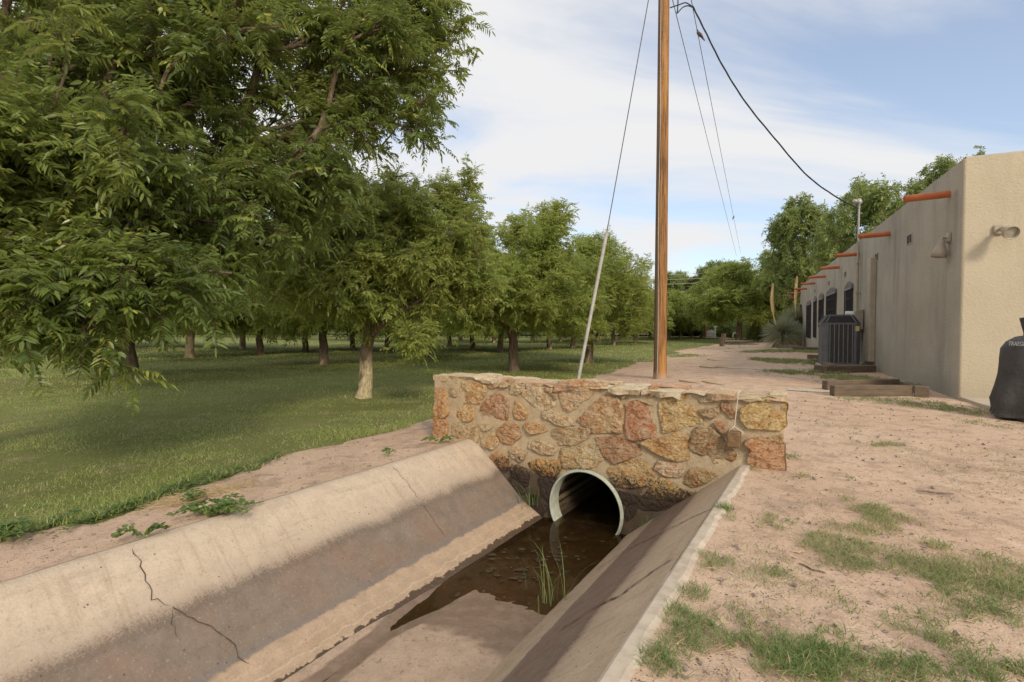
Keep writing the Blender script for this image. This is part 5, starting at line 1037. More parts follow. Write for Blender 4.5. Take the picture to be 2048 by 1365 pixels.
TR = [  # px, py of the trunk's foot, kind, scale, label
 (728, 797, 6, 1 / 1.13, 'pecan tree with a pale scarred leaning trunk, nearest one left of the stone wall'), (1028.5, 745, 1, .97, 'pecan tree whose bare trunk rises directly behind the left half of the stone wall'),
 (1179, 728, 2, .95, 'pecan tree standing just right of the foot of the slanting guy wire guard'), (262, 756, 2, 1.1, 'pecan tree with a hollow split trunk at the far left under hanging leaves'),
 (379, 717, 3, 1.1, 'pecan tree with a dark trunk, next to the right of the hollow one'), (648, 731, 4, 1.0, 'pecan tree with a white patch on its trunk, left of the pale scarred one'),
 (611, 705, 5, 1.0, 'pecan tree whose dark trunk shows just left of the white patched trunk'), (861, 717, 3, 1.0, 'pecan tree with a reddish trunk, second to the right of the pale scarred one'),
 (899, 693, 4, 1.0, 'pecan tree with a thin dark trunk right of the reddish trunk'), (1000, 706, 5, 1.0, 'pecan tree with its trunk just left of the one behind the stone wall'),
 (1066, 686, 3, 1.0, 'slim trunked pecan tree in the distance just right of the tree behind the stone wall'), (1098, 700, 4, 1.0, 'pecan tree with a sunlit brown trunk midway to the guy wire guard'),
 (1121, 684, 5, 1.0, 'distant pecan tree directly left of the guy wire guard'), (1227, 691, 3, 1.05, 'pecan tree with a short sunlit trunk, first to the right of the guy wire guard'),
 (1271, 687, 4, 1.05, 'pecan tree with its trunk just left of the tall wooden pole'), (1244, 680, 5, 1.1, 'small distant pecan tree between two sunlit trunks left of the pole'), (1300, 676, 3, 1.15, 'distant pecan tree whose trunk touches the left edge of the wooden pole'),
 (1338, 681, 4, 1.0, 'pecan tree with its trunk immediately right of the tall wooden pole'), (1361, 680, 5, .98, 'rounded pale green pecan tree right of the pole with a dark short trunk'), (1384, 678, 3, .88, 'rounded pecan tree in the right-hand orchard row, before the distant pole'),
 (1402, 677, 4, .8, 'smallest rounded pecan tree at the end of the orchard row'), (419, 697, 4, 1.1, 'pecan tree with a thick short trunk in the shaded left part of the orchard'), (485, 700, 5, 1.1, 'pecan tree with foliage hanging almost to the grass left of centre'),
 (584, 680, 3, 1.15, 'distant pecan tree with a dark trunk left of a pair of close trunks'), (838, 686, 5, 1.05, 'distant pecan tree seen between the pale scarred and the reddish trunk'), (922, 682, 3, 1.1, 'distant pecan tree with a thin trunk behind the dark one'),
 (988, 687, 4, 1.05, 'far pecan tree partly behind another trunk left of the stone wall tree'), (150, 700, 3, 1.15, 'dark pecan tree behind the hanging leaves at the left edge'), (60, 715, 5, 1.15, 'pecan tree almost hidden behind the near hanging leaves at the far left'), (780, 684, 4, 1.05, 'distant pecan tree directly behind the pale scarred trunk'),
 (700, 682, 5, 1.1, 'distant pecan tree left of the pale scarred trunk, half behind its leaves'), (1150, 682, 4, 1.05, 'distant pecan tree just behind the middle of the guy wire guard'), (520, 711, 4, 1.05, 'pecan tree behind the white patched trunk, its crown merging with the near tree'), (330, 694, 3, 1.1, 'shaded pecan tree between the hollow trunk and the dark trunk, farther back'), (250, 690, 5, 1.15, 'far pecan tree just left of the hollow trunk, in the deep shade'),
 (705, 698, 3, 1.05, 'pecan tree half hidden left of the pale scarred trunk'), (775, 704, 5, 1.0, 'pecan tree half hidden right of the pale scarred trunk'), (945, 700, 4, 1.0, 'pecan tree midway between the reddish trunk and the one behind the wall'), (1145, 697, 5, .95, 'pecan tree whose crown shows on both sides of the guy wire guard'), (1195, 681, 3, 1.1, 'distant pecan tree right behind the lower guy wire guard')]
KK = KIND + KFAR
T1 = gp(728, 797); BARK = M['bark']; M['bark'] = M['scar']; rel1 = lambda a, b, d: tuple(dp(a, b, d) - T1)
KK.append(make_tree(61, (0, 0, 0), (.08, .05, 1.2), [(rel1(725, 560, 9.8), (1.75, 1.8, .75), 2.6), (rel1(850, 500, 9.9), (1.4, 1.5, 1.0), 2.4), (rel1(640, 500, 10.3), (1.5, 1.4, 1.1), 2.2), (rel1(770, 420, 10.2), (1.5, 1.5, .7), 2.2), (rel1(905, 385, 10.3), (.5, .5, .45), .4),
    (rel1(835, 665, 9.0), (.35, .4, .16), .22), (rel1(950, 560, 10.1), (.55, .8, .6), .8), (rel1(640, 400, 10.6), (1.0, 1.0, .6), .9)], 640, M['leafB'], 5, 6, 5, .088, .028, .22, 1, .112, .01, twigs=True, spread=.3, shoot_len=.3, sag=.12,
    limbs=[([(.06, .03, 1.1), rel1(775, 640, 9.6), rel1(840, 600, 9.5), rel1(890, 540, 9.6)], .06, .025)])[:2])
M['bark'] = BARK
for k, (px_, py_, kd, s_, lab) in enumerate(TR):
    b = gp(px_, py_); rz = k * 2.399 if k else 0; place_tree(KK[kd], lab, tuple(b), rz, s_ * 1.13, (s_ * (1.07 + .05 * math.sin(k * 3))) if k else 1.0)
# far rows beyond, half hidden
k = 0
for x in np.arange(-75, 34, 6.2):
    for j, y0 in enumerate((62,)):
        y = 66 - x * .12 + (k % 3) * 2.4; 
        pxx = 1024 + F * x / y
        if pxx < 20 or pxx > 1440: k += 1; continue
        place_tree(KFAR[k % 3], 'far pecan tree at the end of the orchard, seen between nearer crowns', (x, y, -.3), k * 1.9, 1.25 + .1 * math.sin(k * 2.1), None, group='far background pecan trees'); k += 1
# tall trees beyond the path and behind the house
def tall_lobes(r, h, rad, n, z0=.3):
    L_ = [((0, 0, h * .55), (rad * .7, rad * .7, h * .3), 2.5)]
    for k in range(n):
        a = r.uniform(0, 6.28); q = rad * r.uniform(.35, .95); L_.append(((q * math.cos(a), q * math.sin(a), h * r.uniform(z0, .9)), (rad * .34, rad * .34, h * .12), 1.0))
    return L_
TK = []
for sd, h_, rd_, n_, z0_ in ((51, 8.5, 2.9, 12, .3), (52, 8., 3.2, 14, .25), (53, 7.5, 3.4, 16, .2)):
    rr_ = np.random.RandomState(sd); TK.append(make_tree(sd, (0, 0, 0), (.1, 0, 2.0), tall_lobes(rr_, h_, rd_, n_, z0_), 300, M['leafC'], 5, 5, 3, .18, .07, .30, 1, .22, .02, spread=.4, shoot_len=.5, sag=.05, upshoot=.1)[:2])
G3 = 'tall trees beyond the path and the house'
def tt(px, d, ztop, kd, lab, rz, sxy=1., base=8.5):
    x = (px - 1024) / F * d; s_ = ztop / (8.6, 8.1, 7.6)[kd]; place_tree(TK[kd], lab, (x, d, 0), rz, s_ * sxy, s_, 'tree', G3, 'tall_tree')
tt(1585, 40, 11.2, 0, 'tall loose crowned tree behind the spiky plants at the end of the house', .4, .80); place_tree(KFAR[1], 'broad yellow green tree left of the tall one, above the leaning stump', ((1478 - 1024) / F * 46, 46, 0), 1.4, 1.75, 1.42, 'tree', G3, 'tall_tree')
tt(1548, 50, 8.6, 2, 'tree filling the gap between the broad one and the tall loose crowned one', 2.2, .95); tt(1650, 44, 10.0, 2, 'pale leafed tree just left of the far end of the house roof', 3.1, .7)
tt(1755, 25, 8.9, 1, 'tree rising behind the house roof near the conduit mast', .9, .78); tt(1850, 24, 9.3, 0, 'dark tree showing over the roof left of the house corner', 2.7, .72); tt(1990, 22, 8.75, 2, 'tree whose few top twigs peek over the tan end wall', 1.1, .62); tt(1690, 33, 8.4, 0, 'tree behind the middle of the roof right of the pale leafed one', 4.1, .7)
for k, (px_, d_, zt_) in enumerate([(1345, 82, 10.), (1378, 88, 11.2), (1408, 84, 11.2), (1440, 80, 12.), (1475, 76, 12.2), (1515, 74, 11.4), (1555, 70, 10.), (1600, 66, 9.)]):
    tt(px_, d_, zt_, k % 3, ['dark tree beyond the road just right of the pole', 'dark tree beyond the road left of the distant pole', 'tall dark tree directly behind the distant pole', 'tall dark tree beyond the road right of the distant pole', 'highest dark tree beyond the road under the two wires', 'dark tree beyond the road behind the broad yellow green one', 'shaded tree beyond the road behind the left spiky plant', 'shaded tree beyond the road behind the far end of the house'][k], k * 1.3, 1.05)
# understorey hedge at the end of the path
def blob_mesh(seed, n, rx, ry, rz_, mat, LL=.14, LW=.06):
    r = np.random.RandomState(seed); d = nrm(r.normal(size=(n, 3))); q = r.rand(n, 1) ** .35; lump = 1 + .22 * np.sin(d[:, :1] * 7 + seed) * np.cos(d[:, 1:2] * 6); P = d * q * lump * np.array([rx, ry, rz_]); P[:, 2] = np.abs(P[:, 2])
    o = nrm(d + r.normal(size=(n, 3)) * .6); V, Fl, tot, at = leaflets(P, o, nrm(np.cross(o, [[0, .1, 1.]])) * .3, LL * (.6 + .8 * r.rand(n)), LW * (.6 + .8 * r.rand(n)), .2 * r.rand(n), r, .3, 1, r.rand(n) * .85)
    return mesh_np('foliage', V, Fl, tot, False, {'rnd': at}, [mat])
hm = blob_mesh(9, 9000, 2.6, 1.8, 2.6, M['leafC'], .26, .11)
for k, (px_, d_, s_, l) in enumerate([(1455, 60, 1.0, 'dark bush by the road behind the leaning stump'), (1500, 58, 1.1, 'dark bush beyond the green pedestal'), (1530, 52, .9, 'dark bush left of the spiky plants at the end of the grass strip'), (1560, 47, 1.0, 'dark bush directly behind the left spiky plant'), (1592, 44, 1.1, 'dark bush between the spiky plants and the house end'), (1420, 66, 1.0, 'dark bush beyond the road near the white post'), (1375, 70, 1.1, 'dark bush beyond the road under the orchard row end')]):
    o = link('bush', hm); o.location = ((px_ - 1024) / F * d_, d_, 0); o.scale = (s_,) * 3; o.rotation_euler = (0, 0, k * 1.1); tag(o, l, 'bush', 'dark bushes at the end of the path')
def far_woods():
    r = np.random.RandomState(77); n = 64000; x = r.uniform(-115, 42, n); y = 84 - .12 * x + r.uniform(-2.5, 2.5, n); hmax = 4.2 + 1.6 * vn(x, y, .25, 3) ; P = np.stack([x, y, -.3 + hmax * r.rand(n) ** 1.2], 1)
    d = nrm(r.normal(size=(n, 3))); sd = nrm(np.cross(d, r.normal(size=(n, 3)))); V, Fl, tot, at = leaflets(P, d, sd, .42 * (.6 + .8 * r.rand(n)), .24 * (.6 + .8 * r.rand(n)), .3 * r.rand(n), r, .3, 1, r.rand(n) * .8)
    o = link('far_woods', mesh_np('far_woods', V, Fl, tot, False, {'rnd': at}, [M['leafC']])); tag(o, 'dark mass of far-off woods closing the view behind the orchard', 'woods', None, 'stuff')
# sotols
def sotol(px, py, rad, zc, stalk, label, seed):
    r = np.random.RandomState(seed); b = gp(px, py); t = thing('sotol_plant', label, 'spiky plant', tuple(b), 0, 'spiky plants at the house end'); n = 1500
    d = nrm(r.normal(size=(n, 3))); d[:, 2] = d[:, 2] * .9 + .22; d = nrm(d); L_ = rad * (.8 + .3 * r.rand(n)); a = np.tile([[0, 0, zc]], (n, 1)) + d * .06; mid = a + d * (L_ * .55)[:, None]; e = a + d * L_[:, None] + np.array([0, 0, -1.]) * (L_ * .16)[:, None]
    w_ = nrm(np.cross(d, r.normal(size=(n, 3)))) * .012; V = np.stack([a + w_, a - w_, mid - w_, mid + w_, e], 1).reshape(-1, 3); k = np.arange(n) * 5
    Fl = np.stack([k, k + 1, k + 2, k + 3], 1); F2 = np.stack([k + 3, k + 2, k + 4], 1); ff = np.concatenate([Fl.ravel(), F2.ravel()]); tot = np.concatenate([np.full(n, 4), np.full(n, 3)]); at = np.tile(np.where(d[:, 2] < -.25, .97, r.rand(n) * .8), 2)
    link('leaves', mesh_np('leaves', V, ff, tot, False, {'rnd': at}, [M['sotol']]), t)
    m = MB(); m.lathe([(.12, 0), (.2, .1), (.16, zc * .6), (.1, zc)], (0, 0, 0), Vector((0, 0, 1)), 12)
    for _ in range(150): a_ = r.uniform(0, 6.28); z = r.uniform(.1, zc); m.tube([(0.1 * math.cos(a_), .1 * math.sin(a_), z), (.5 * rad * math.cos(a_), .5 * rad * math.sin(a_), max(.02, z - .35))], [.02, .006], 3)
    m.obj('dry_skirt', M['skirt'], t)
    P = [Vector(p) - Vector((b[0], b[1], b[2])) for p in stalk]; P = smooth(P, 8); n = len(P); m = MB(); m.tube(P, [.035] * n, 7); m.obj('stalk', M['plume'], t)
    k0 = int(n * .32); q = P[k0:]; rads = [max(.01, .06 * math.sin(math.pi * min(1, (i + .6) / len(q)) ** .75) + .02) for i in range(len(q))]; m = MB(); m.tube(q, rads, 14)
    for i in range(len(m.v)): v = m.v[i]; f = .035 * noise.noise(Vector(v) * 11); m.v[i] = (v[0] + f, v[1] + f, v[2] + f)
    for _ in range(900):
        i = r.randint(len(q)); c = q[i]; a_ = r.uniform(0, 6.28); dr_ = Vector((math.cos(a_), math.sin(a_), .7)); c = c + Vector((0, 0, r.uniform(-.05, .05))) + dr_ * rads[i] * .8; m.tube([c, c + dr_ * .035], [.014, .003], 3, False)
    m.obj('flower_plume', M['plume'], t)
dS = gp(1566, 695)[1]; sotol(1566, 695, 1.25, .75, [dp(1552, 650, dS), dp(1547, 630, dS), dp(1544, 600, dS), dp(1546, 570, dS)], 'spiky grey green rosette with a curved tan flower stalk, the left one', 1)
dS2 = gp(1606, 689)[1] * .93; sotol(1598, 691.5, 1.45, 1.35, [dp(1592, 645, dS2 * 1.0), dp(1591, 610, dS2), dp(1592, 580, dS2), dp(1594, 556, dS2)], 'spiky plant with a dry skirt and straight tan flower stalk against the house end', 2)
# ---------------------------------------------------------------- grass
def blades(P, h, w_, lean, r, tint, bend=.5):
    n = len(P); a = r.rand(n) * 6.283; ld = np.stack([np.cos(a), np.sin(a), np.zeros(n)], 1); b_ = r.rand(n) * 6.283; wd = np.stack([np.cos(b_), np.sin(b_), np.zeros(n)], 1) * (w_ * .5)[:, None]
    upz = np.array([[0, 0, 1.]]); m1 = P + upz * (h * .55)[:, None] + ld * (h * lean * .35)[:, None]; e = P + upz * (h * (1 - bend * .3 * lean))[:, None] + ld * (h * lean)[:, None]
    V = np.stack([P - wd, P + wd, m1 + wd * .8, m1 - wd * .8, e], 1).reshape(-1, 3); k = np.arange(n) * 5
    ff = np.concatenate([np.stack([k, k + 1, k + 2, k + 3], 1).ravel(), np.stack([k + 3, k + 2, k + 4], 1).ravel()]); tot = np.concatenate([np.full(n, 4), np.full(n, 3)]); return V, ff, tot, np.tile(tint, 2)
def vn(x, y, f, seed=0):                         # cheap smooth value noise, vectorised
    X, Y = x * f + seed * 17.3, y * f + seed * 9.1; xi, yi = np.floor(X).astype(int), np.floor(Y).astype(int); xf, yf = X - xi, Y - yi; u, v = xf * xf * (3 - 2 * xf), yf * yf * (3 - 2 * yf)
    hsh = lambda i, j: (np.sin(i * 127.1 + j * 311.7 + seed) * 43758.5453) % 1.0
    return (hsh(xi, yi) * (1 - u) + hsh(xi + 1, yi) * u) * (1 - v) + (hsh(xi, yi + 1) * (1 - u) + hsh(xi + 1, yi + 1) * u) * v
far_woods()
def lawn_grass():
    r = np.random.RandomState(4); out_ = []
    for (y0, y1, n, h, w_) in ((1.6, 5.5, 110000, .028, .0042), (5.5, 10, 110000, .032, .0065), (10, 20, 110000, .04, .014), (20, 45, 70000, .055, .035)):
        y = np.sqrt(r.uniform(y0 ** 2, y1 ** 2, n)) if y1 < 30 else r.uniform(y0, y1, n); u = r.uniform(-1.03, .42, n); x = u * y; ok = in_lawn(x + NP[0] * .02, y + NP[1] * .02)
        ok &= ~((x * D[0] + y * D[1] > S0 - .1) & (x * NP[0] + y * NP[1] > WL - .1) & (x * D[0] + y * D[1] < S0 + .6)); x, y = x[ok], y[ok]
        f = .5 * vn(x, y, 1.1, 1) + .3 * vn(x, y, 3.2, 2) + .2 * vn(x, y, 9, 3); strip_ = np.abs((x * NP[0] + y * NP[1]) + 8.6 + .5 * vn(x, y, .8, 7)) < .35
        edge = np.interp(x * D[0] + y * D[1], LE_s, LE_p) - (x * NP[0] + y * NP[1]); keep = r.rand(len(x)) < np.clip((f - .36) * 3.4, .07, 1) * np.where(strip_, .3, 1); x, y, f, edge = x[keep], y[keep], f[keep], edge[keep]
        P = np.stack([x, y, HTv(x, y) + .01], 1); dry = r.rand(len(x)) < .20 + .5 * (f < .47); tint = np.where(dry, .9 + .1 * r.rand(len(x)), r.rand(len(x)) * .8 * (.5 + f)); hh = h * (.5 + r.rand(len(x))) * (.7 + .8 * f) * np.where(edge < .25, 1.5, 1)
        out_.append(blades(P, hh, w_ * (.6 + .8 * r.rand(len(x))), .3 + .9 * r.rand(len(x)), r, tint))
    V, Fl, T, off = [], [], [], 0; A_ = []
    for v, f, t, a in out_: V.append(v); Fl.append(f + off); T.append(t); A_.append(a); off += len(v)
    o = link('lawn_grass', mesh_np('lawn_grass', np.concatenate(V), np.concatenate(Fl), np.concatenate(T), False, {'rnd': np.concatenate(A_)}, [M['grass']])); tag(o, 'short patchy green grass covering the orchard floor', 'grass', None, 'stuff')
lawn_grass()
PATCH = [ # px, py, half width px, half height px, density (per m2), height
 (1545, 1050, 62, 22, 5200, .035), (1425, 1128, 42, 20, 5200, .04), (1690, 1065, 60, 18, 3000, .03), (1755, 1035, 50, 28, 5600, .045), (1660, 1090, 70, 25, 4600, .04), (1840, 1085, 45, 16, 5000, .04), (1760, 1080, 90, 26, 3200, .03), (1545, 1150, 32, 12, 4000, .035), (1470, 1160, 60, 24, 1800, .025),
 (1800, 1150, 90, 28, 5000, .038), (1980, 1155, 110, 34, 5000, .04), (1960, 1200, 110, 34, 4000, .04), (1390, 1195, 30, 24, 4500, .04), (1350, 1240, 60, 30, 4800, .045), (1400, 1290, 110, 45, 5000, .045), (1500, 1330, 190, 55, 4200, .045), (1700, 1290, 110, 40, 4200, .045), (1720, 1340, 160, 40, 4200, .045), (1950, 1320, 120, 50, 4200, .045), (1850, 1345, 120, 35, 3600, .04),
 (1680, 1220, 90, 22, 2400, .03), (1600, 1190, 80, 20, 1400, .025), (1560, 1230, 90, 26, 1500, .03), (1640, 1010, 60, 10, 700, .02), (1460, 1040, 26, 16, 2400, .03), (1440, 1018, 12, 6, 5000, .03), (1567, 960, 30, 8, 900, .02), (1505, 940, 20, 6, 2600, .025), (1590, 918, 24, 6, 2600, .03), (1700, 958, 9, 5, 3500, .03), (1610, 955, 14, 5, 2600, .03),
 (1560, 1285, 120, 45, 2600, .035), (1850, 1262, 150, 30, 2600, .035), (2010, 1255, 60, 30, 3500, .04), (1450, 1245, 70, 26, 2600, .035), (1620, 1330, 160, 34, 4200, .04), (1300, 1330, 60, 36, 4600, .045), (1990, 1350, 80, 26, 4200, .04), (1610, 1130, 110, 30, 1300, .03), (1720, 1120, 100, 18, 2600, .035),
 (1775, 892, 40, 4, 3200, .035), (1750, 800, 90, 4, 900, .03), (1860, 812, 80, 7, 1400, .04), (1930, 825, 60, 6, 1500, .04), (1990, 850, 60, 8, 1200, .03), (1900, 940, 60, 8, 350, .02), (1930, 1030, 70, 20, 300, .02),
 (1585, 747, 60, 4, 900, .08), (1640, 745, 40, 4, 700, .08), (1600, 726, 60, 5, 600, .1), (1560, 747, 25, 4, 700, .12), (1590, 703, 60, 4, 220, .12), (1540, 704, 40, 2.5, 200, .12), (1530, 722, 12, 4, 600, .14), (1700, 758, 60, 5, 700, .09), (1780, 770, 30, 6, 800, .1), (1425, 737, 14, 2, 500, .04), (1350, 712, 30, 5, 240, .06), (1270, 716, 50, 4, 300, .05), (1460, 690, 20, 3, 150, .12), (1508, 681, 20, 8, 90, .14), (1460, 676, 22, 2.5, 40, .16), (1330, 706, 22, 3, 500, .06), (1290, 722, 25, 4, 500, .06),
]
def weeds():
    r = np.random.RandomState(8); PX_, PY_, HH, WW = [], [], [], []
    for (px_, py_, wx, wy, den, h) in PATCH:
        c = gp(px_, py_); a = gp(px_ + wx, py_); b = gp(px_, py_ - wy); d_ = gp(px_, py_ + wy * .8); hw_ = np.linalg.norm(a - c); hl = np.linalg.norm(b - d_) / 2; cc = (b + d_) / 2
        n = int(den * math.pi * hw_ * hl * 2.3); n = min(n, 60000); q = np.sqrt(r.rand(n)); q = q * (.75 + .5 * r.rand(n)); th = r.rand(n) * 6.283; x = cc[0] + hw_ * q * np.cos(th) * 1.1; y = cc[1] + hl * q * np.sin(th) * 1.1
        f = .45 * vn(x, y, 5, 1) + .35 * vn(x, y, 13, 2) + .2 * vn(x, y, 33, 3); keep = (f > .45 + .22 * (q - .5)); x, y, f = x[keep], y[keep], f[keep]
        PX_.append(x); PY_.append(y); HH.append(h * .72 * (.45 + .9 * r.rand(len(x))) * (.6 + f)); WW.append(np.full(len(x), .0032 * max(1, cc[1] / 3.2)))
    # sparse scatter over the near sand
    n = 9000; x = r.uniform(.2, 5, n); y = r.uniform(1.2, 6, n); f = .6 * vn(x, y, 1.3, 5) + .4 * vn(x, y, 6, 6); ok = (f > .60) & (x * NP[0] + y * NP[1] > PR + .03) & (x < y * 1.02 + .1); ok &= ~((x * D[0] + y * D[1] > S0 - .1) & (x * NP[0] + y * NP[1] < WR + .1)); PX_.append(x[ok]); PY_.append(y[ok]); HH.append(.025 * (.4 + r.rand(ok.sum()))); WW.append(np.full(ok.sum(), .004))
    x, y, h, w_ = map(np.concatenate, (PX_, PY_, HH, WW)); p = x * NP[0] + y * NP[1]; s = x * D[0] + y * D[1]; ok = ~((p < PR - .02 + .03 * r.rand(len(x))) & (s < S0 + .4)) ; ok &= ~((s > S0 - .05) & (s < S0 + .4) & (p < WR + .02)); x, y, h, w_ = x[ok], y[ok], h[ok], w_[ok]
    P = np.stack([x, y, HTv(x, y) + .004], 1); n = len(P); dry = vn(x, y, 2.1, 9) * .6 + .4 * vn(x, y, 11, 4); tint = np.where(r.rand(n) < .16 + 1.1 * np.clip(dry - .40, 0, 1), .9 + .1 * r.rand(n), r.rand(n) * .8)
    V, Fl, T, A_ = blades(P, h, w_ * (.6 + .8 * r.rand(n)), .5 + 1.5 * r.rand(n), r, tint, .7)
    o = link('bermuda_grass', mesh_np('bermuda_grass', V, Fl, T, False, {'rnd': A_}, [M['bermuda']])); tag(o, 'creeping green and straw coloured grass patches on the sand', 'grass', None, 'stuff')
weeds()
def litter():
    r = np.random.RandomState(12); n = 5200; y = r.uniform(1.3, 9, n); x = r.uniform(.2, 1.02, n) * y; p = x * NP[0] + y * NP[1]; s = x * D[0] + y * D[1]
    ok = (p > PR + .05) & ((y < 4) | (r.rand(n) < .35)) & ~((s > S0 - .1) & (s < S0 + .5) & (p < WR + .05)) & (((x - HC[0]) * HN[0] + (y - HC[1]) * HN[1]) < -.1); dens = vn(x, y, 1.2, 21); ok &= (dens > .3); x, y = x[ok], y[ok]
    n2 = 1300; x2, y2 = [], []
    for _ in range(n2): q = gp(r.uniform(120, 460), 0 * 1 + 1000); 
    a = gp(330, 1010); b = gp(480, 975); t_ = r.rand(n2); x2 = a[0] + (b[0] - a[0]) * t_ + r.normal(size=n2) * .09; y2 = a[1] + (b[1] - a[1]) * t_ + r.normal(size=n2) * .09
    x, y = np.concatenate([x, x2]), np.concatenate([y, y2]); n = len(x); A0 = np.stack([x, y, HTv(x, y) + .010 + .006 * r.rand(n)], 1); an = r.rand(n) * 6.283; L_ = .015 + .07 * r.rand(n) ** 2; L_[-n2:] = .03 + .07 * r.rand(n2); e = A0 + np.stack([np.cos(an) * L_, np.sin(an) * L_, .008 * r.rand(n)], 1)
    V, Fl, T = sticks(A0, e, .0014, .0008); o = link('dry_straw', mesh_np('dry_straw', V, Fl, T, False, None, [M['straw']])); tag(o, 'bits of dry straw and dead stems strewn over the sand', 'straw', None, 'stuff')
    n = 9000; y = r.uniform(1.2, 12, n) ** 1; x = r.uniform(-1.0, 1.02, n) * y; p = x * NP[0] + y * NP[1]; s = x * D[0] + y * D[1]; out_ = ((x - HC[0]) * HN[0] + (y - HC[1]) * HN[1]) > -.05
    ok = ((p > PR + .05) | ((p < PL - .05) & ~in_lawn(x, y))) & ~((s > S0 - .1) & (s < S0 + .5) & (p < WR + .05)) & ~(out_ & (s < 99)); ok &= ~(in_lawn(x, y)); x, y = x[ok], y[ok]; n = len(x)
    c = np.stack([x, y, HTv(x, y) + .004], 1); R_ = (.0025 + .007 * r.rand(n) ** 4 * 2) * (.8 + y * .05); d6 = np.array([[1, 0, 0], [0, 1, 0], [-1, 0, 0], [0, -1, 0], [0, 0, .7], [0, 0, -.6]]); V = (c[:, None] + d6[None] * R_[:, None, None] * (.6 + .8 * r.rand(n, 6, 1))).reshape(-1, 3)
    q = np.array([[0, 1, 4], [1, 2, 4], [2, 3, 4], [3, 0, 4], [1, 0, 5], [2, 1, 5], [3, 2, 5], [0, 3, 5]]); Fl = (q[None] + (np.arange(n) * 6)[:, None, None]).reshape(-1); o = link('gravel', mesh_np('gravel', V, Fl, np.full(n * 8, 3), False, None, [M['pebble']])); tag(o, 'loose grit and small pebbles scattered on the sand', 'gravel', None, 'stuff')
litter()
# individual small plants
def tuft(name, base, n, h, spread, label, cat_, seed, mat='weed', w_=.006, group=None):
    r = np.random.RandomState(seed); base = np.array(base); P = r.normal(size=(n, 3)) * np.array([spread * .25, spread * .25, 0]); V_, F_, T_, A_ = [], [], [], []; off = 0; k = 7
    a = r.rand(n) * 6.283; ln = h * (.55 + .6 * r.rand(n)); lean = (.15 + .75 * r.rand(n) ** 1.5) * spread / h * 2; d = np.stack([np.cos(a), np.sin(a), np.zeros(n)], 1); wd = np.stack([-np.sin(a), np.cos(a), np.zeros(n)], 1); V = []
    for i in range(k):
        t = i / (k - 1); c = P + d * (ln * lean * t ** 2 * .5)[:, None] + np.array([[0, 0, 1.]]) * (ln * (t - .28 * t ** 3 * np.minimum(1.4, lean)))[:, None]; ww = w_ * (1 - t ** 1.5) + .0005; V += [c - wd * ww * .5, c + wd * ww * .5]
    V = np.stack(V, 1).reshape(-1, 3); q = np.array([[2 * i, 2 * i + 1, 2 * i + 3, 2 * i + 2] for i in range(k - 1)]); Fl = (q[None] + (np.arange(n) * 2 * k)[:, None, None]).reshape(-1)
    o = link(name, mesh_np(name, V, Fl, np.full(n * (k - 1), 4), False, {'rnd': np.repeat(r.rand(n) * .8, k - 1)}, [M[mat]])); o.location = base; return tag(o, label, cat_, group)
b = WX(*wp(1068, 1008), -.05); tuft('grass_tuft', b, 38, .30, .26, 'bright green grass tuft growing at the wall left of the culvert', 'grass tuft', 1)
b = zp(1112, 1208, -.77); tuft('reed_tuft', b, 20, .44, .42, 'thin pale green reeds standing in the shallow ditch water', 'reeds', 2, 'bermuda', .006)
tuft('grass_tuft', WX(*wp(1300, 1050), -.05), 26, .13, .1, 'small grass tuft right of the culvert at the foot of the wall', 'grass tuft', 3)
tuft('grass_tuft', gp(1450, 1022), 60, .07, .09, 'small grass tuft on the concrete lip near the wall', 'grass tuft', 4, 'bermuda', .005)
def broad(name, base, stems, length, label, seed, leaf=.05, dirs=None, mat='weed'):
    r = np.random.RandomState(seed); t = thing(name, label, 'weed', tuple(base), 0, 'leafy weeds on the ditch bank'); m = MB(); LB, LD, LS = [], [], []
    for k in range(stems):
        a = (dirs[k % len(dirs)] if dirs else r.uniform(0, 6.28)) + r.uniform(-.25, .25); L_ = length * r.uniform(.45, 1.1); P = [Vector((0, 0, .01))]; n = 9
        for i in range(1, n): q = i / (n - 1); P.append(Vector((math.cos(a + .3 * q) * L_ * q, math.sin(a + .3 * q) * L_ * q, .02 + .05 * math.sin(q * 2.6) * r.uniform(.7, 1.3))))
        m.tube(P, .003, 5)
        for i in range(1, n):
            for s_ in (-1, 1): LB.append(P[i]); LD.append((math.cos(a + s_ * r.uniform(.6, 1.3)), math.sin(a + s_ * r.uniform(.6, 1.3)), r.uniform(-.1, .5))); LS.append(leaf * r.uniform(.5, 1.1))
    m.obj('stems', M['nut'], t); LB, LD, LS = np.array(LB), nrm(np.array(LD)), np.array(LS); n = len(LB); w_ = nrm(np.cross(LD, np.array([[0, 0, 1.]]) + r.normal(size=(n, 3)) * .3)); up_ = np.cross(w_, LD)
    P = [LB, LB + LD * (LS * .35)[:, None] + w_ * (LS * .38)[:, None] + up_ * (LS * .1)[:, None], LB + LD * (LS * .6)[:, None] + w_ * (LS * .3)[:, None] + up_ * (LS * .08)[:, None], LB + LD * LS[:, None] - up_ * (LS * .15)[:, None], LB + LD * (LS * .6)[:, None] - w_ * (LS * .3)[:, None] + up_ * (LS * .08)[:, None], LB + LD * (LS * .35)[:, None] - w_ * (LS * .38)[:, None] + up_ * (LS * .1)[:, None]]
    V = np.stack(P, 1).reshape(-1, 3); q = np.array([[0, 1, 2, 3], [0, 3, 4, 5]]); Fl = (q[None] + (np.arange(n) * 6)[:, None, None]).reshape(-1); link('leaves', mesh_np('leaves', V, Fl, np.full(2 * n, 4), False, {'rnd': np.repeat(r.rand(n) * .7, 2)}, [M[mat]]), t)
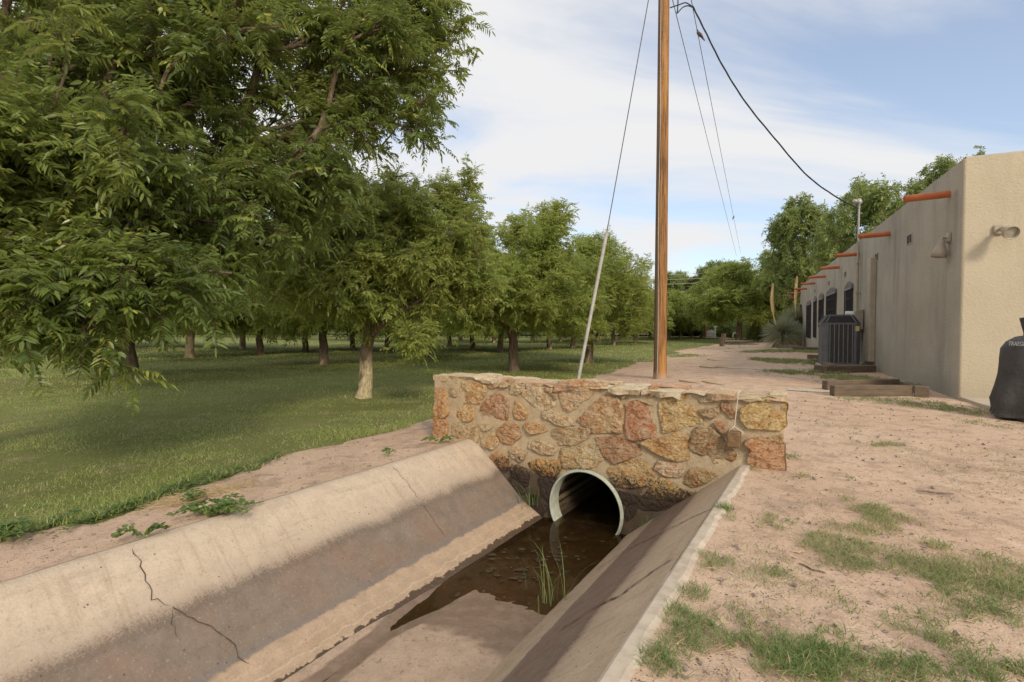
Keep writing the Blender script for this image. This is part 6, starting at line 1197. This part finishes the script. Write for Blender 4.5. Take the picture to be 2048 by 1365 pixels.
broad('leafy_weed', gp(415, 1035), 15, .26, 'largest leafy green weed sprawling over the rounded concrete lip', 1, .055, [0.2, .5, -.2, 1.2, 2.4, 3.3, -.6]); broad('leafy_weed', gp(288, 1078), 5, .13, 'small weed beside the top of the big crack', 2, .04, [.3, 3.5])
broad('leafy_weed', gp(388, 1006), 4, .10, 'little upright sprig behind the largest weed', 3, .04); broad('leafy_weed', gp(877, 889), 12, .17, 'low leafy weed by the left end of the stone wall', 4, .03, [0, 3.1, .3, 2.8]); broad('leafy_weed', gp(776, 915), 3, .08, 'tiny sprig on the sand bank left of the wall', 5, .03)
broad('leafy_weed', gp(15, 1080), 9, .16, 'round leafed weed at the left frame edge on the lawn border', 6, .055)
# green border weeds along the lawn's edge
def border():
    r = np.random.RandomState(17); P, Dd, S = [], [], []
    for (px_, py_, n, sp) in [(200, 1040, 260, 60), (280, 1014, 320, 60), (370, 978, 320, 60), (450, 958, 260, 60), (540, 928, 150, 50), (120, 1050, 160, 50)]:
        for _ in range(n):
            g = gp(px_ + r.normal() * sp * .7, py_ + 0); u = r.normal() * sp * .6; g = gp(px_ + u, py_ - u * .38 + r.normal() * 4 - 5); a = r.uniform(0, 6.28); P.append(g + [0, 0, r.uniform(.01, .04)]); Dd.append((math.cos(a), math.sin(a), r.uniform(-.1, .4))); S.append(r.uniform(.018, .04))
    P, Dd, S = np.array(P), nrm(np.array(Dd)), np.array(S); n = len(P); w_ = nrm(np.cross(Dd, [[0, 0, 1.]])); V = np.stack([P, P + Dd * (S * .5)[:, None] + w_ * (S * .42)[:, None], P + Dd * S[:, None], P + Dd * (S * .5)[:, None] - w_ * (S * .42)[:, None]], 1).reshape(-1, 3)
    o = link('ground_cover', mesh_np('ground_cover', V, np.arange(4 * n), np.full(n, 4), False, {'rnd': r.rand(n) * .5}, [M['weed']])); tag(o, 'low broadleaf ground cover along the ragged edge of the lawn', 'ground cover', None, 'stuff')
border()
# a pale stick and dark sticks on the sand
def stick(px, py, L_, a, rad, mat, label):
    b = gp(px, py); m = MB(); P = [b + np.array([math.cos(a) * L_ * t + .006 * math.sin(t * 9), math.sin(a) * L_ * t + .008 * math.cos(t * 7), rad + .004]) for t in np.linspace(0, 1, 7)]; m.tube(P, [rad * (.6 + .4 * math.sin(math.pi * min(1, t + .15))) for t in np.linspace(0, 1, 7)], 7); single(m, 'stick', mat, tuple(b), label, 'stick')
stick(1586, 1108, .06, 0.05, .005, M['plank'], 'short pale stick lying between the grass patches'); stick(1600, 1132, .11, -1.0, .004, M['twig'], 'dark twig on the sand right below the pale stick'); stick(1835, 985, .2, -.35, .006, M['twig'], 'thin dark twig on the bare sand at the right')
print('objects', len(bpy.data.objects))
# scum and leaves on the water, crumbs on the silt, dark litter on the sand
def scum():
    r = np.random.RandomState(23); m = MB()
    for k in range(60, 150):
        t = r.rand(); px_, py_ = (960 + 240 * t + r.normal() * 30, 1118 + 20 * math.sin(t * 5) + r.normal() * 16) if k < 110 else (r.uniform(900, 1210), r.uniform(1075, 1170))
        c = zp(px_, py_, -.7665); p = c[0] * NP[0] + c[1] * NP[1]
        if not -2.36 < p < -1.66: continue
        n = r.randint(7, 13); R_ = r.uniform(.008, .035) * (.6 if k >= 110 else 1); a0 = r.uniform(0, 6.28); P = [(c[0] + R_ * (1.5 if q % 2 else 1) * r.uniform(.5, 1.2) * math.cos(a0 + 6.283 * q / n), c[1] + R_ * .8 * r.uniform(.5, 1.2) * math.sin(a0 + 6.283 * q / n), c[2] + .0008 * (k % 5)) for q in range(n)]
        m.add(P, [tuple(range(n))])
    o = m.obj('algae_scum', simple('scum', (.075, .056, .025), (.045, .034, .017), 30, .8, .4)); tag(o, 'broken brown algae scum floating on the ditch water', 'algae', None, 'stuff')
    n = 260; s = r.uniform(.8, 3.0, n); p = r.uniform(-2.35, -1.6, n); x, y = PS(p, s); L_ = .003 + .02 * r.rand(n) ** 4; an = r.rand(n) * 6.28; z = np.where(s < 2.4, -.749, -.752 - .012 * (s - 2.4) / .6) + .001; A0 = np.stack([x, y, z], 1); e = A0 + np.stack([np.cos(an) * L_, np.sin(an) * L_, .002 + 0 * an], 1)
    V, Fl, T = sticks(A0, e, .0022, .0014); o = link('mud_litter', mesh_np('mud_litter', V, Fl, T, False, None, [M['twig']])); tag(o, 'small dark crumbs and bits of twig lying on the ditch silt', 'litter', None, 'stuff')
    n = 3600; y = 1.3 + 9 * r.rand(n) ** 1.3; x = r.uniform(-1.0, 1.02, n) * y; p = x * NP[0] + y * NP[1]; s = x * D[0] + y * D[1]
    ok = ((p > PR + .05) | ((p < PL - .06) & ~in_lawn(x, y))) & ~((s > S0 - .1) & (s < S0 + .5) & (p < WR + .05)) & (((x - HC[0]) * HN[0] + (y - HC[1]) * HN[1]) < -.1) & ~in_lawn(x, y) & (vn(x, y, 1.7, 31) > .35); x, y = x[ok], y[ok]; n = len(x)
    an = r.rand(n) * 6.28; L_ = .006 + .035 * r.rand(n) ** 3; A0 = np.stack([x, y, HTv(x, y) + .007], 1); e = A0 + np.stack([np.cos(an) * L_, np.sin(an) * L_, .003 + 0 * an], 1); V, Fl, T = sticks(A0, e, .0022, .0012)
    o = link('dark_litter', mesh_np('dark_litter', V, Fl, T, False, None, [M['twig']])); tag(o, 'dark crumbs of bark and dead leaves strewn over the sand', 'litter', None, 'stuff')
scum()
